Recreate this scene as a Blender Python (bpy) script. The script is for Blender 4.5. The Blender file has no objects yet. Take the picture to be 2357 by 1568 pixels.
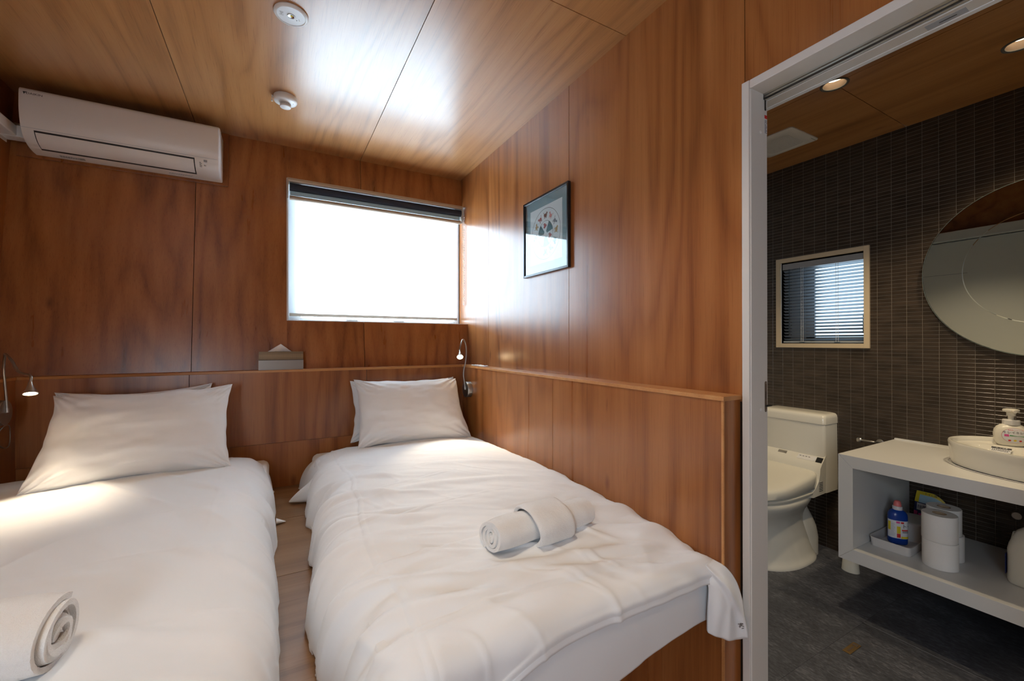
import bpy, math, random
import numpy as np
from mathutils import Vector, Matrix, Euler

random.seed(7)
RNG = np.random.default_rng(11)
R = math.radians
scene = bpy.context.scene
col = scene.collection

# ------------------------------------------------------------------ camera, world, light, exposure
EYE = 1.25                                   # camera height above the floor (m)
cam_data = bpy.data.cameras.new('camera')
cam_data.sensor_width = 36.0
cam_data.lens = 974.0 / 2357.0 * 36.0
cam_data.clip_start = 0.02
cam = bpy.data.objects.new('camera', cam_data)
cam.location = (0, 0, EYE)
cam.rotation_euler = (R(90.195), 0, R(-29.1))
col.objects.link(cam)
scene.camera = cam

world = bpy.data.worlds.new('world')
scene.world = world
world.use_nodes = True
world.node_tree.nodes['Background'].inputs[0].default_value = (0.80, 0.90, 1.0, 1)
world.node_tree.nodes['Background'].inputs[1].default_value = 0.6

vs = scene.view_settings
vs.view_transform = 'Standard'
vs.look = 'None'
vs.gamma = 1.0
vs.use_curve_mapping = False
vs.exposure = 0.07
cyc = scene.cycles
cyc.use_light_tree = False
cyc.use_adaptive_sampling = True
cyc.max_bounces = 6
cyc.diffuse_bounces = 3
cyc.glossy_bounces = 3
cyc.transmission_bounces = 4
cyc.transparent_max_bounces = 8
cyc.caustics_reflective = False
cyc.caustics_refractive = False
cyc.adaptive_threshold = 0.015
cyc.sample_clamp_indirect = 30.0

WINDOW_L = 17.0          # daylight behind the bedroom blind
BATH_WINDOW_L = 2.4
DOWN_W = 31.0            # warm ceiling downlights of the bedroom (above the frame)
BATH_W = 33.0
READ_W = 24.0
SIDE_FILL_W = 42.0            # added cool fill, unseen, left of and behind the camera

def light(kind, name, loc, energy, color, rot=None, target=None, **kw):
    d = bpy.data.lights.new(name, kind)
    d.energy = energy
    d.color = color
    for k, v in kw.items():
        setattr(d, k, v)
    o = bpy.data.objects.new(name, d)
    o.location = loc
    if target is not None:
        o.rotation_euler = (Vector(target) - Vector(loc)).to_track_quat('-Z', 'Y').to_euler()
    elif rot is not None:
        o.rotation_euler = rot
    col.objects.link(o)
    return o

light('AREA', 'side_fill', (-1.10, -.80, 1.32), SIDE_FILL_W, (0.76, 0.88, 1.0), target=(1.6, .75, .45),
      shape='RECTANGLE', size=1.1, size_y=1.2)  # area fill added out of view to brighten the room and vanity

# ------------------------------------------------------------------ materials
MATS = {}
def nodes_of(name):
    m = bpy.data.materials.new(name)
    m.use_nodes = True
    nt = m.node_tree
    return m, nt, nt.nodes['Principled BSDF']

def N(nt, t, **kw):
    n = nt.nodes.new(t)
    for k, v in kw.items():
        setattr(n, k, v)
    return n

def math_node(nt, op, a, b=None, c=None):
    n = nt.nodes.new('ShaderNodeMath')
    n.operation = op
    for i, v in enumerate((a, b, c)):
        if v is None:
            continue
        if isinstance(v, (int, float)):
            n.inputs[i].default_value = v
        else:
            nt.links.new(v, n.inputs[i])
    return n.outputs[0]

def ramp(nt, fac, stops):
    n = nt.nodes.new('ShaderNodeValToRGB')
    e = n.color_ramp.elements
    e[0].position, e[0].color = stops[0][0], (*stops[0][1], 1)
    e[1].position, e[1].color = stops[-1][0], (*stops[-1][1], 1)
    for p, c in stops[1:-1]:
        k = e.new(p)
        k.color = (*c, 1)
    nt.links.new(fac, n.inputs[0])
    return n.outputs[0]

def mix(nt, mode, fac, a, b):
    n = nt.nodes.new('ShaderNodeMix')
    n.data_type = 'RGBA'
    n.blend_type = mode
    if isinstance(fac, (int, float)):
        n.inputs[0].default_value = fac
    else:
        nt.links.new(fac, n.inputs[0])
    for i, v in ((6, a), (7, b)):
        if isinstance(v, tuple):
            n.inputs[i].default_value = (*v, 1)
        else:
            nt.links.new(v, n.inputs[i])
    return n.outputs[2]

def coords(nt, scale, jitter=True):
    tc = N(nt, 'ShaderNodeTexCoord')
    src = tc.outputs['Object']
    if jitter:
        oi = N(nt, 'ShaderNodeObjectInfo')
        m = math_node(nt, 'MULTIPLY', oi.outputs['Random'], 37.0)
        cx = N(nt, 'ShaderNodeCombineXYZ')
        for i in range(3):
            nt.links.new(m, cx.inputs[i])
        va = N(nt, 'ShaderNodeVectorMath', operation='ADD')
        nt.links.new(src, va.inputs[0])
        nt.links.new(cx.outputs[0], va.inputs[1])
        src = va.outputs[0]
    outs = []
    for s in scale:
        mp = N(nt, 'ShaderNodeMapping')
        mp.inputs['Scale'].default_value = s
        nt.links.new(src, mp.inputs[0])
        outs.append(mp.outputs[0])
    return outs

def noise(nt, vec, scale=1.0, detail=3.0, rough=0.55, dist=0.0):
    n = N(nt, 'ShaderNodeTexNoise')
    n.inputs['Scale'].default_value = scale
    n.inputs['Detail'].default_value = detail
    n.inputs['Roughness'].default_value = rough
    n.inputs['Distortion'].default_value = dist
    nt.links.new(vec, n.inputs['Vector'])
    return n.outputs[0]

def plain(name, color, rough=0.5, metal=0.0, spec=0.5, bump=0.0, bscale=200.0, vary=0.0, coat=0.0):
    m, nt, b = nodes_of(name)
    b.inputs['Base Color'].default_value = (*color, 1)
    b.inputs['Roughness'].default_value = rough
    b.inputs['Metallic'].default_value = metal
    b.inputs['Specular IOR Level'].default_value = spec
    b.inputs['Coat Weight'].default_value = coat
    if bump or vary:
        v, = coords(nt, [(bscale,) * 3], jitter=False)
        n = noise(nt, v, 1.0, 3)
        if vary:
            c = mix(nt, 'MULTIPLY', 1.0, color, ramp(nt, n, [(0.3, (1 - vary,) * 3), (0.7, (1, 1, 1))]))
            nt.links.new(c, b.inputs['Base Color'])
        if bump:
            bp = N(nt, 'ShaderNodeBump')
            bp.inputs['Strength'].default_value = bump
            bp.inputs['Distance'].default_value = 0.002
            nt.links.new(n, bp.inputs['Height'])
            nt.links.new(bp.outputs[0], b.inputs['Normal'])
    MATS[name] = m
    return m

def veneer(name, axis, dark, mid, lit, rough=0.34, figure=1.0, spec=0.5, knots=True, coat=0.0):
    """plywood veneer: cathedral figure, streaks and pores along `axis`"""
    m, nt, b = nodes_of(name)
    def sc(across, along):
        return tuple(along if k == axis else across for k in 'xyz')
    v_fig, v_streak, v_pore, v_blot = coords(nt, [sc(2.4, 0.34), sc(17, 0.30), sc(330, 7), sc(1.8, 0.5)])
    n1 = noise(nt, v_fig, 1.0, 2.0, 0.45, 0.35)
    rings = math_node(nt, 'SINE', math_node(nt, 'MULTIPLY', n1, 62.0 * figure))
    rings = math_node(nt, 'MULTIPLY_ADD', rings, 0.5, 0.5)
    rings = math_node(nt, 'POWER', rings, 0.55)
    st = noise(nt, v_streak, 1.0, 4.0, 0.6)
    po = noise(nt, v_pore, 1.0, 2.0, 0.5)
    bl = noise(nt, v_blot, 1.0, 2.0, 0.5)
    t = math_node(nt, 'MULTIPLY', rings, 0.20)
    t = math_node(nt, 'MULTIPLY_ADD', st, 0.80, t)
    t = math_node(nt, 'MULTIPLY_ADD', bl, 0.30, t)
    t = math_node(nt, 'MULTIPLY_ADD', po, 0.16, t)
    t = math_node(nt, 'SUBTRACT', t, 0.27)
    c = ramp(nt, t, [(0.18, dark), (0.48, mid), (0.80, lit)])
    # darker pore dashes
    pd = math_node(nt, 'LESS_THAN', po, 0.36)
    c = mix(nt, 'MULTIPLY', math_node(nt, 'MULTIPLY', pd, 0.30), c, (0.55, 0.45, 0.4))
    if knots:
        v_k, = coords(nt, [sc(7.0, 3.0)])
        vo = N(nt, 'ShaderNodeTexVoronoi')
        vo.inputs['Scale'].default_value = 1.0
        nt.links.new(v_k, vo.inputs['Vector'])
        k = ramp(nt, vo.outputs['Distance'], [(0.0, (1, 1, 1)), (0.06, (0.55, 0.55, 0.55)), (0.13, (0, 0, 0))])
        sel = math_node(nt, 'GREATER_THAN', noise(nt, v_k, 0.6, 0.0), 0.60)
        c = mix(nt, 'MULTIPLY', math_node(nt, 'MULTIPLY', k, math_node(nt, 'MULTIPLY', sel, 0.75)), c, (0.32, 0.22, 0.18))
    nt.links.new(c, b.inputs['Base Color'])
    r = math_node(nt, 'MULTIPLY_ADD', st, 0.10, rough - 0.05)
    nt.links.new(r, b.inputs['Roughness'])
    b.inputs['Specular IOR Level'].default_value = spec
    b.inputs['Coat Weight'].default_value = coat
    b.inputs['Coat Roughness'].default_value = 0.27
    bp = N(nt, 'ShaderNodeBump')
    bp.inputs['Strength'].default_value = 0.10
    bp.inputs['Distance'].default_value = 0.001
    nt.links.new(po, bp.inputs['Height'])
    nt.links.new(bp.outputs[0], b.inputs['Normal'])
    MATS[name] = m
    return m

W_D, W_M, W_L = (0.165, 0.046, 0.011), (0.345, 0.118, 0.030), (0.46, 0.182, 0.054)
veneer('wood_wall_z', 'z', W_D, W_M, W_L, rough=0.29, coat=0.35)
veneer('wood_wall_x', 'x', W_D, W_M, W_L, rough=0.42)
veneer('wood_ceiling', 'y', (0.29, 0.120, 0.036), (0.47, 0.212, 0.070), (0.57, 0.285, 0.108), rough=0.33, coat=0.9)
veneer('wood_ceiling_bath', 'y', (0.30, 0.130, 0.042), (0.46, 0.215, 0.075), (0.57, 0.29, 0.12), rough=0.30)
veneer('wood_platform', 'x', (0.16, 0.080, 0.034), (0.26, 0.140, 0.066), (0.34, 0.205, 0.115), rough=0.42)
veneer('wood_edge', 'x', (0.46, 0.19, 0.06), (0.57, 0.26, 0.09), (0.66, 0.34, 0.13), rough=0.4, knots=False)
plain('dark_gap', (0.012, 0.007, 0.004), 0.9)
plain('structure_dark', (0.05, 0.025, 0.012), 0.8)
plain('white_trim', (0.72, 0.69, 0.65), 0.38)
plain('white_vinyl', (0.80, 0.81, 0.82), 0.35)
plain('white_plastic', (0.80, 0.78, 0.76), 0.32)
plain('ac_white', (0.80, 0.755, 0.715), 0.34)
plain('ac_side', (0.78, 0.79, 0.80), 0.30)
plain('grey_plastic', (0.30, 0.30, 0.31), 0.4)
plain('black', (0.010, 0.010, 0.011), 0.35)
plain('black_frame', (0.012, 0.012, 0.014), 0.22)
plain('ink', (0.02, 0.02, 0.025), 0.6)
plain('steel', (0.56, 0.55, 0.53), 0.28, metal=1.0)
plain('steel_brushed', (0.42, 0.40, 0.37), 0.36, metal=1.0)
plain('aluminium', (0.62, 0.60, 0.57), 0.35, metal=0.85)
plain('chrome', (0.75, 0.76, 0.78), 0.08, metal=1.0)
plain('brass_plate', (0.42, 0.27, 0.11), 0.32, metal=0.8)
plain('bronze', (0.21, 0.155, 0.125), 0.4, metal=0.6)
plain('navy_fabric', (0.018, 0.024, 0.042), 0.8, bump=0.15, bscale=900)
plain('tan_bar', (0.44, 0.36, 0.28), 0.45)
plain('beige_frame', (0.62, 0.50, 0.34), 0.45)
plain('porcelain', (0.80, 0.77, 0.69), 0.12, coat=0.3)
plain('toilet_plastic', (0.78, 0.75, 0.66), 0.22)
plain('vanity_white', (0.74, 0.73, 0.71), 0.30)
plain('paper', (0.86, 0.83, 0.80), 0.85, bump=0.2, bscale=420)
plain('core_card', (0.42, 0.30, 0.19), 0.9)
plain('mirror', (0.80, 0.86, 0.83), 0.012, metal=1.0)
plain('mirror_edge', (0.30, 0.36, 0.35), 0.15, metal=0.6)
plain('bottle_blue', (0.004, 0.045, 0.30), 0.25)
plain('pink_cap', (0.80, 0.20, 0.19), 0.35)
plain('clear_cap', (0.70, 0.66, 0.66), 0.3)
plain('label_white', (0.78, 0.78, 0.80), 0.45)
plain('label_red', (0.65, 0.03, 0.03), 0.45)
plain('label_pink', (0.72, 0.08, 0.30), 0.45)
plain('label_yellow', (0.80, 0.62, 0.03), 0.45)
plain('label_black', (0.02, 0.02, 0.03), 0.45)
plain('label_green', (0.02, 0.25, 0.04), 0.45)
plain('label_navy', (0.012, 0.02, 0.12), 0.4)
plain('label_sky', (0.45, 0.68, 0.82), 0.4)
plain('soap_white', (0.82, 0.78, 0.68), 0.3)
plain('tray_plastic', (0.66, 0.63, 0.61), 0.4)
plain('jug_white', (0.72, 0.69, 0.60), 0.35)
plain('smear_white', (0.9, 0.9, 0.9), 0.6)
plain('tissue_gold', (0.30, 0.27, 0.24), 0.30, metal=0.45)
plain('mat_teal', (0.20, 0.30, 0.33), 0.7)
plain('print_paper', (0.72, 0.76, 0.77), 0.8)
plain('rubber_grey', (0.12, 0.12, 0.12), 0.7)
plain('sticker_grey', (0.42, 0.45, 0.50), 0.5)

def fabric(name, color, bump=0.12, scale=1400, sheen=0.25):
    m, nt, b = nodes_of(name)
    b.inputs['Base Color'].default_value = (*color, 1)
    b.inputs['Roughness'].default_value = 0.85
    b.inputs['Specular IOR Level'].default_value = 0.2
    b.inputs['Sheen Weight'].default_value = sheen
    v, v2 = coords(nt, [(scale,) * 3, (26, 26, 26)], jitter=False)
    n = noise(nt, v, 1.0, 2)
    n2 = noise(nt, v2, 1.0, 3)
    h = math_node(nt, 'MULTIPLY_ADD', n2, 3.0, n)
    bp = N(nt, 'ShaderNodeBump')
    bp.inputs['Strength'].default_value = bump
    bp.inputs['Distance'].default_value = 0.003
    nt.links.new(h, bp.inputs['Height'])
    nt.links.new(bp.outputs[0], b.inputs['Normal'])
    MATS[name] = m
fabric('linen', (0.87, 0.88, 0.895))
fabric('linen_pillow', (0.86, 0.85, 0.84))
fabric('terry', (0.90, 0.89, 0.88), bump=0.7, scale=520, sheen=0.6)

def emitter(name, color, strength):
    m = bpy.data.materials.new(name)
    m.use_nodes = True
    nt = m.node_tree
    nt.nodes.clear()
    e = N(nt, 'ShaderNodeEmission')
    e.inputs[0].default_value = (*color, 1)
    e.inputs[1].default_value = strength
    o = N(nt, 'ShaderNodeOutputMaterial')
    nt.links.new(e.outputs[0], o.inputs[0])
    MATS[name] = m
emitter('daylight_pane', (0.68, 0.86, 1.0), WINDOW_L)
emitter('daylight_pane_bath', (0.60, 0.82, 1.0), BATH_WINDOW_L)
emitter('led_warm', (1.0, 0.78, 0.45), 40.0)
emitter('bulb_warm', (1.0, 0.80, 0.50), 9.0)
for k_ in ('led_warm', 'bulb_warm', 'daylight_pane_bath'):
    MATS[k_].cycles.emission_sampling = 'NONE'

# sheer blind fabric lets the daylight through
m = bpy.data.materials.new('sheer_fabric')
m.use_nodes = True
nt = m.node_tree
nt.nodes.clear()
d = N(nt, 'ShaderNodeBsdfDiffuse'); d.inputs[0].default_value = (0.80, 0.82, 0.84, 1)
t = N(nt, 'ShaderNodeBsdfTranslucent'); t.inputs[0].default_value = (0.86, 0.89, 0.92, 1)
ms = N(nt, 'ShaderNodeMixShader'); ms.inputs[0].default_value = 0.60
o = N(nt, 'ShaderNodeOutputMaterial')
nt.links.new(d.outputs[0], ms.inputs[1]); nt.links.new(t.outputs[0], ms.inputs[2]); nt.links.new(ms.outputs[0], o.inputs[0])
MATS['sheer_fabric'] = m

# clear glass that does not cost caustics: thin transparent sheet with a fresnel gloss
def thin_glass(name, tint=(0.97, 0.985, 0.985), gloss_scale=1.0):
    m = bpy.data.materials.new(name)
    m.use_nodes = True
    nt = m.node_tree
    nt.nodes.clear()
    tr = N(nt, 'ShaderNodeBsdfTransparent'); tr.inputs[0].default_value = (*tint, 1)
    gl = N(nt, 'ShaderNodeBsdfGlossy'); gl.inputs['Roughness'].default_value = 0.01
    fr = N(nt, 'ShaderNodeFresnel'); fr.inputs[0].default_value = 1.5
    ms = N(nt, 'ShaderNodeMixShader')
    o = N(nt, 'ShaderNodeOutputMaterial')
    ge = N(nt, 'ShaderNodeNewGeometry')
    f = math_node(nt, 'MULTIPLY', fr.outputs[0], gloss_scale)
    f = math_node(nt, 'MULTIPLY', f, math_node(nt, 'SUBTRACT', 1.0, ge.outputs['Backfacing']))
    nt.links.new(f, ms.inputs[0]); nt.links.new(tr.outputs[0], ms.inputs[1]); nt.links.new(gl.outputs[0], ms.inputs[2])
    nt.links.new(ms.outputs[0], o.inputs[0])
    MATS[name] = m
thin_glass('glass', gloss_scale=2.0)
thin_glass('clear_plastic', (0.82, 0.86, 0.88))

# dark border tile, fine horizontal grooves
m, nt, b = nodes_of('tile_brown')
oi = N(nt, 'ShaderNodeObjectInfo')
v, v2 = coords(nt, [(20, 6, 420), (14, 9, 30)], jitter=False)
g = noise(nt, v, 1.0, 3)
v2n = noise(nt, v2, 1.0, 1)
c = ramp(nt, v2n, [(0.3, (0.034, 0.024, 0.017)), (0.7, (0.060, 0.042, 0.030))])
nt.links.new(c, b.inputs['Base Color'])
b.inputs['Roughness'].default_value = 0.22
bp = N(nt, 'ShaderNodeBump'); bp.inputs['Strength'].default_value = 0.25; bp.inputs['Distance'].default_value = 0.0012
nt.links.new(g, bp.inputs['Height']); nt.links.new(bp.outputs[0], b.inputs['Normal'])
MATS['tile_brown'] = m
plain('grout', (0.20, 0.165, 0.13), 0.8)

# bathroom floor: slate-look vinyl, streaks across the door direction
m, nt, b = nodes_of('vinyl_slate')
v, v2 = coords(nt, [(120, 42, 120), (9, 5, 9)], jitter=True)
n1 = noise(nt, v, 1.0, 5, 0.65, 0.6)
n2 = noise(nt, v2, 1.0, 3)
c = ramp(nt, math_node(nt, 'MULTIPLY_ADD', n2, 0.35, math_node(nt, 'MULTIPLY', n1, 0.7)),
         [(0.36, (0.030, 0.032, 0.040)), (0.55, (0.078, 0.082, 0.100)), (0.78, (0.22, 0.225, 0.26))])
nt.links.new(c, b.inputs['Base Color'])
b.inputs['Roughness'].default_value = 0.5
bp = N(nt, 'ShaderNodeBump'); bp.inputs['Strength'].default_value = 0.2; bp.inputs['Distance'].default_value = 0.001
nt.links.new(n1, bp.inputs['Height']); nt.links.new(bp.outputs[0], b.inputs['Normal'])
MATS['vinyl_slate'] = m

# tissue carton: dotted sheen
m, nt, b = nodes_of('carton_dots')
v, = coords(nt, [(190, 190, 190)], jitter=False)
vo = N(nt, 'ShaderNodeTexVoronoi'); vo.inputs['Scale'].default_value = 1.0; vo.inputs['Randomness'].default_value = 0.0
nt.links.new(v, vo.inputs['Vector'])
c = ramp(nt, vo.outputs['Distance'], [(0.25, (0.40, 0.28, 0.15)), (0.5, (0.22, 0.15, 0.08))])
nt.links.new(c, b.inputs['Base Color'])
b.inputs['Roughness'].default_value = 0.32
b.inputs['Metallic'].default_value = 0.25
MATS['carton_dots'] = m

# ------------------------------------------------------------------ mesh helpers
class MB:
    def __init__(s):
        s.v, s.f = [], []
    def add(s, verts, faces):
        k = len(s.v)
        s.v += [tuple(p) for p in verts]
        s.f += [tuple(i + k for i in f) for f in faces]
        return s
    def box(s, x0, x1, y0, y1, z0, z1):
        v = [(x, y, z) for z in (z0, z1) for y in (y0, y1) for x in (x0, x1)]
        return s.add(v, [(0, 2, 3, 1), (4, 5, 7, 6), (0, 1, 5, 4), (1, 3, 7, 5), (3, 2, 6, 7), (2, 0, 4, 6)])
    def hexa(s, lower, upper):
        """lower, upper: four points each, counter-clockwise"""
        return s.add(list(lower) + list(upper), [(3, 2, 1, 0), (4, 5, 6, 7), (0, 1, 5, 4), (1, 2, 6, 5), (2, 3, 7, 6), (3, 0, 4, 7)])
    def prism(s, poly, ext):
        """poly: 3-D polygon, ext: extrusion vector"""
        n = len(poly)
        e = Vector(ext)
        v = [Vector(p) for p in poly] + [Vector(p) + e for p in poly]
        f = [tuple(range(n - 1, -1, -1)), tuple(range(n, 2 * n))]
        f += [(i, (i + 1) % n, n + (i + 1) % n, n + i) for i in range(n)]
        return s.add(v, f)
    def rings(s, rings, cap0=True, cap1=True, closed=True):
        n = len(rings[0])
        v = [p for r in rings for p in r]
        f = []
        m = n if closed else n - 1
        for i in range(len(rings) - 1):
            for j in range(m):
                a, b2 = i * n + j, i * n + (j + 1) % n
                f.append((a, b2, b2 + n, a + n))
        if cap0:
            f.append(tuple(range(n - 1, -1, -1)))
        if cap1:
            k = (len(rings) - 1) * n
            f.append(tuple(range(k, k + n)))
        return s.add(v, f)
    def lathe(s, profile, c=(0, 0, 0), axis='z', n=32, cap0=True, cap1=True, sx=1.0, sy=1.0):
        rr = []
        for r, h in profile:
            ring = []
            for k in range(n):
                a = 2 * math.pi * k / n
                u, w = r * math.cos(a) * sx, r * math.sin(a) * sy
                p = {'z': (u, w, h), 'x': (h, u, w), 'y': (w, h, u)}[axis]
                ring.append((c[0] + p[0], c[1] + p[1], c[2] + p[2]))
            rr.append(ring)
        return s.rings(rr, cap0, cap1)
    def tube(s, pts, r, n=12, cap=True):
        P = [Vector(p) for p in pts]
        rad = r if isinstance(r, (list, tuple)) else [r] * len(P)
        T = []
        for i in range(len(P)):
            d = P[min(i + 1, len(P) - 1)] - P[max(i - 1, 0)]
            T.append(d.normalized())
        up = Vector((0, 0, 1)) if abs(T[0].z) < 0.9 else Vector((1, 0, 0))
        u = T[0].cross(up).normalized()
        rr = []
        for i in range(len(P)):
            u = (u - T[i] * u.dot(T[i])).normalized()
            w = T[i].cross(u)
            rr.append([P[i] + (u * math.cos(2 * math.pi * k / n) + w * math.sin(2 * math.pi * k / n)) * rad[i] for k in range(n)])
        return s.rings(rr, cap, cap)
    def grid(s, P, flip=False):
        """P: array (rows, cols, 3)"""
        a, b2, _ = P.shape
        idx = np.arange(a * b2).reshape(a, b2)
        q = np.stack([idx[:-1, :-1], idx[:-1, 1:], idx[1:, 1:], idx[1:, :-1]], -1).reshape(-1, 4)
        if flip:
            q = q[:, ::-1]
        return s.add(P.reshape(-1, 3).tolist(), q.tolist())
    def mesh(s, name):
        me = bpy.data.meshes.new(name)
        me.from_pydata(s.v, [], s.f)
        me.update()
        return me

def spline(pts, n):
    """Catmull-Rom through pts"""
    P = [Vector(p) for p in pts]
    P = [P[0] * 2 - P[1]] + P + [P[-1] * 2 - P[-2]]
    out = []
    seg = len(P) - 3
    for i in range(n):
        t = i / (n - 1) * seg
        k = min(int(t), seg - 1)
        t -= k
        a, b2, c, d = P[k:k + 4]
        out.append(0.5 * ((2 * b2) + (c - a) * t + (2 * a - 5 * b2 + 4 * c - d) * t * t + (3 * b2 - a - 3 * c + d) * t ** 3))
    return out

def mat(m):
    return MATS[m] if isinstance(m, str) else m

def smooth_mesh(me, angle=38):
    me.polygons.foreach_set('use_smooth', [True] * len(me.polygons))
    me.set_sharp_from_angle(angle=R(angle))

def obj(name, geo, material, parent=None, bev=0.0, smooth=None, seg=2, label=None, local=False):
    me = geo.mesh(name) if isinstance(geo, MB) else geo
    if material is not None and not me.materials:
        me.materials.append(mat(material))
    o = bpy.data.objects.new(name, me)
    col.objects.link(o)
    if parent is not None:
        o.parent = parent
        if not local and parent.type == 'EMPTY':
            o.matrix_parent_inverse = Matrix.Translation(-Vector(parent.location))
    if bev:
        md = o.modifiers.new('bevel', 'BEVEL')
        md.width = bev
        md.segments = seg
        md.limit_method = 'ANGLE'
        md.angle_limit = R(40)
        md.harden_normals = True
        me.polygons.foreach_set('use_smooth', [True] * len(me.polygons))
    elif smooth:
        smooth_mesh(me, smooth if smooth is not True else 38)
    if label:
        o['label'] = label
    return o

def box(name, x0, x1, y0, y1, z0, z1, material, parent=None, bev=0.0, label=None, local=False):
    return obj(name, MB().box(min(x0, x1), max(x0, x1), min(y0, y1), max(y0, y1), min(z0, z1), max(z0, z1)), material, parent, bev, label=label, local=local)

def thing(name, label, cat, loc=(0, 0, 0), group=None, rot=None):
    o = bpy.data.objects.new(name, None)
    o.empty_display_size = 0.05
    o.location = loc
    if rot is not None:
        o.rotation_euler = rot
    col.objects.link(o)
    o['label'] = label
    o['category'] = cat
    if group:
        o['group'] = group
    return o

def tag(o, label, cat, group=None):
    o['label'] = label
    o['category'] = cat
    if group:
        o['group'] = group
    return o

def struct(name, label, cat, loc=(0, 0, 0)):
    o = thing(name, label, cat, loc)
    o['kind'] = 'structure'
    return o

def text(name, body, size, material, parent, matrix, align='CENTER', extrude=0.0, label=None, local=False, sx=1.0, spacing=1.0, shear=0.0):
    cu = bpy.data.curves.new(name, 'FONT')
    cu.body = body
    cu.size = size
    cu.align_x = align
    cu.align_y = 'CENTER'
    cu.extrude = extrude
    cu.space_character = spacing
    cu.shear = shear
    cu.resolution_u = 2
    tmp = bpy.data.objects.new(name + '_tmp', cu)
    col.objects.link(tmp)
    dg = bpy.context.evaluated_depsgraph_get()
    me = bpy.data.meshes.new_from_object(tmp.evaluated_get(dg))
    bpy.data.objects.remove(tmp)
    bpy.data.curves.remove(cu)
    me.materials.clear()
    me.transform(Matrix.Diagonal((sx, 1, 1, 1)))
    me.transform(matrix)
    return obj(name, me, material, parent, label=label, local=local)

def frame_matrix(origin, xdir, ydir):
    x = Vector(xdir).normalized()
    y = Vector(ydir).normalized()
    z = x.cross(y)
    mtx = Matrix((x, y, z)).transposed().to_4x4()
    mtx.translation = Vector(origin)
    return mtx

# smooth lattice noise on arrays
def _hash(ix, iy, seed):
    h = (ix.astype(np.int64) * 374761393 + iy.astype(np.int64) * 668265263 + seed * 1442695041) & 0x7fffffff
    h = ((h ^ (h >> 13)) * 1274126177) & 0x7fffffff
    return ((h ^ (h >> 16)) & 0xffff) / 65535.0
def vnoise(x, y, seed=0):
    ix, iy = np.floor(x), np.floor(y)
    fx, fy = x - ix, y - iy
    fx = fx * fx * fx * (fx * (fx * 6 - 15) + 10)
    fy = fy * fy * fy * (fy * (fy * 6 - 15) + 10)
    a, b2 = _hash(ix, iy, seed), _hash(ix + 1, iy, seed)
    c, d = _hash(ix, iy + 1, seed), _hash(ix + 1, iy + 1, seed)
    return ((a * (1 - fx) + b2 * fx) * (1 - fy) + (c * (1 - fx) + d * fx) * fy) * 2 - 1
def fbm(x, y, seed=0, octv=3):
    s, a = 0, 1.0
    for k in range(octv):
        s = s + a * vnoise(x * 2 ** k + 3.7 * k, y * 2 ** k - 1.3 * k, seed + k)
        a *= 0.5
    return s
def sstep(a, b2, x):
    t = np.clip((x - a) / (b2 - a), 0, 1)
    return t * t * (3 - 2 * t)
# ------------------------------------------------------------------ room constants (m)
XW, XH = 1.247, 1.162          # right wall, right wainscot face
XL, XLH = -1.150, -1.048       # left wall, left wainscot face
YH = 2.8125                    # headboard wainscot face
ZC = 2.5025                    # bedroom ceiling
ZL = 1.087                     # ledge top
ZP = 0.405                     # bed platform top
YP = 1.027                     # platform front
YR = -1.60                     # rear wall
XT = 2.927                     # bathroom tile face
ZB = 2.397                     # bathroom ceiling
YB0, YB1 = -0.60, 1.80         # bathroom ends
def yback(z):                  # the back wall leans outward towards the top
    return 3.063 - 0.13 * (ZC - z)
G = 0.0015                     # half joint between sheets

# ------------------------------------------------------------------ bedroom shell
st = struct('ceiling', 'varnished plywood bedroom ceiling with thin dark joints', 'ceiling', (0, 0, ZC))
box('backing', XL - .1, XW + .05, YR - .05, 3.20, ZC + .012, ZC + .06, 'dark_gap', st)
xs = [XL - .02, -0.408, 0.504, XW]
ys = [YR, -0.54, 1.282, 3.075]
for i in range(3):
    for j in range(3):
        box('panel', xs[i] + G, xs[i + 1] - (G if i < 2 else 0), ys[j] + G, ys[j + 1] - G, ZC, ZC + .012, 'wood_ceiling', st)

def lean_panel(x0, x1, z0, z1, parent, t=0.012, name='panel', m='wood_wall_z'):
    lo = [(x0, yback(z0), z0), (x1, yback(z0), z0), (x1, yback(z0) + t, z0), (x0, yback(z0) + t, z0)]
    up = [(x0, yback(z1), z1), (x1, yback(z1), z1), (x1, yback(z1) + t, z1), (x0, yback(z1) + t, z1)]
    return obj(name, MB().hexa(lo, up), m, parent)

WX0, WZ0, WZ1 = 0.055, 1.380, 2.292       # window opening: left side, sill, head
st = struct('wall_back', 'leaning plywood wall with the bright window and air conditioner', 'wall', (0, 2.9, 1.0))
g = MB()
for (x0, x1, z0, z1) in ((XL - .05, WX0 - .002, 1.078, ZC), (WX0 - .002, XW + .1, 1.078, WZ0 - .002), (WX0 - .002, XW + .1, WZ1 + .002, ZC)):
    g.hexa([(x0, yback(z0) + .012, z0), (x1, yback(z0) + .012, z0), (x1, 3.22, z0), (x0, 3.22, z0)],
           [(x0, yback(z1) + .012, z1), (x1, yback(z1) + .012, z1), (x1, 3.22, z1), (x0, 3.22, z1)])
obj('backing', g, 'structure_dark', st)
lean_panel(XL, -0.408 - G, ZL, ZC, st)
lean_panel(-0.408 + G, WX0, ZL, ZC, st)
lean_panel(WX0, 0.504 - G, ZL, WZ0, st)
lean_panel(0.504 + G, XW, ZL, WZ0, st)
lean_panel(WX0, 0.504 - G, WZ1, ZC, st)
lean_panel(0.504 + G, XW, WZ1, ZC, st)

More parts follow.
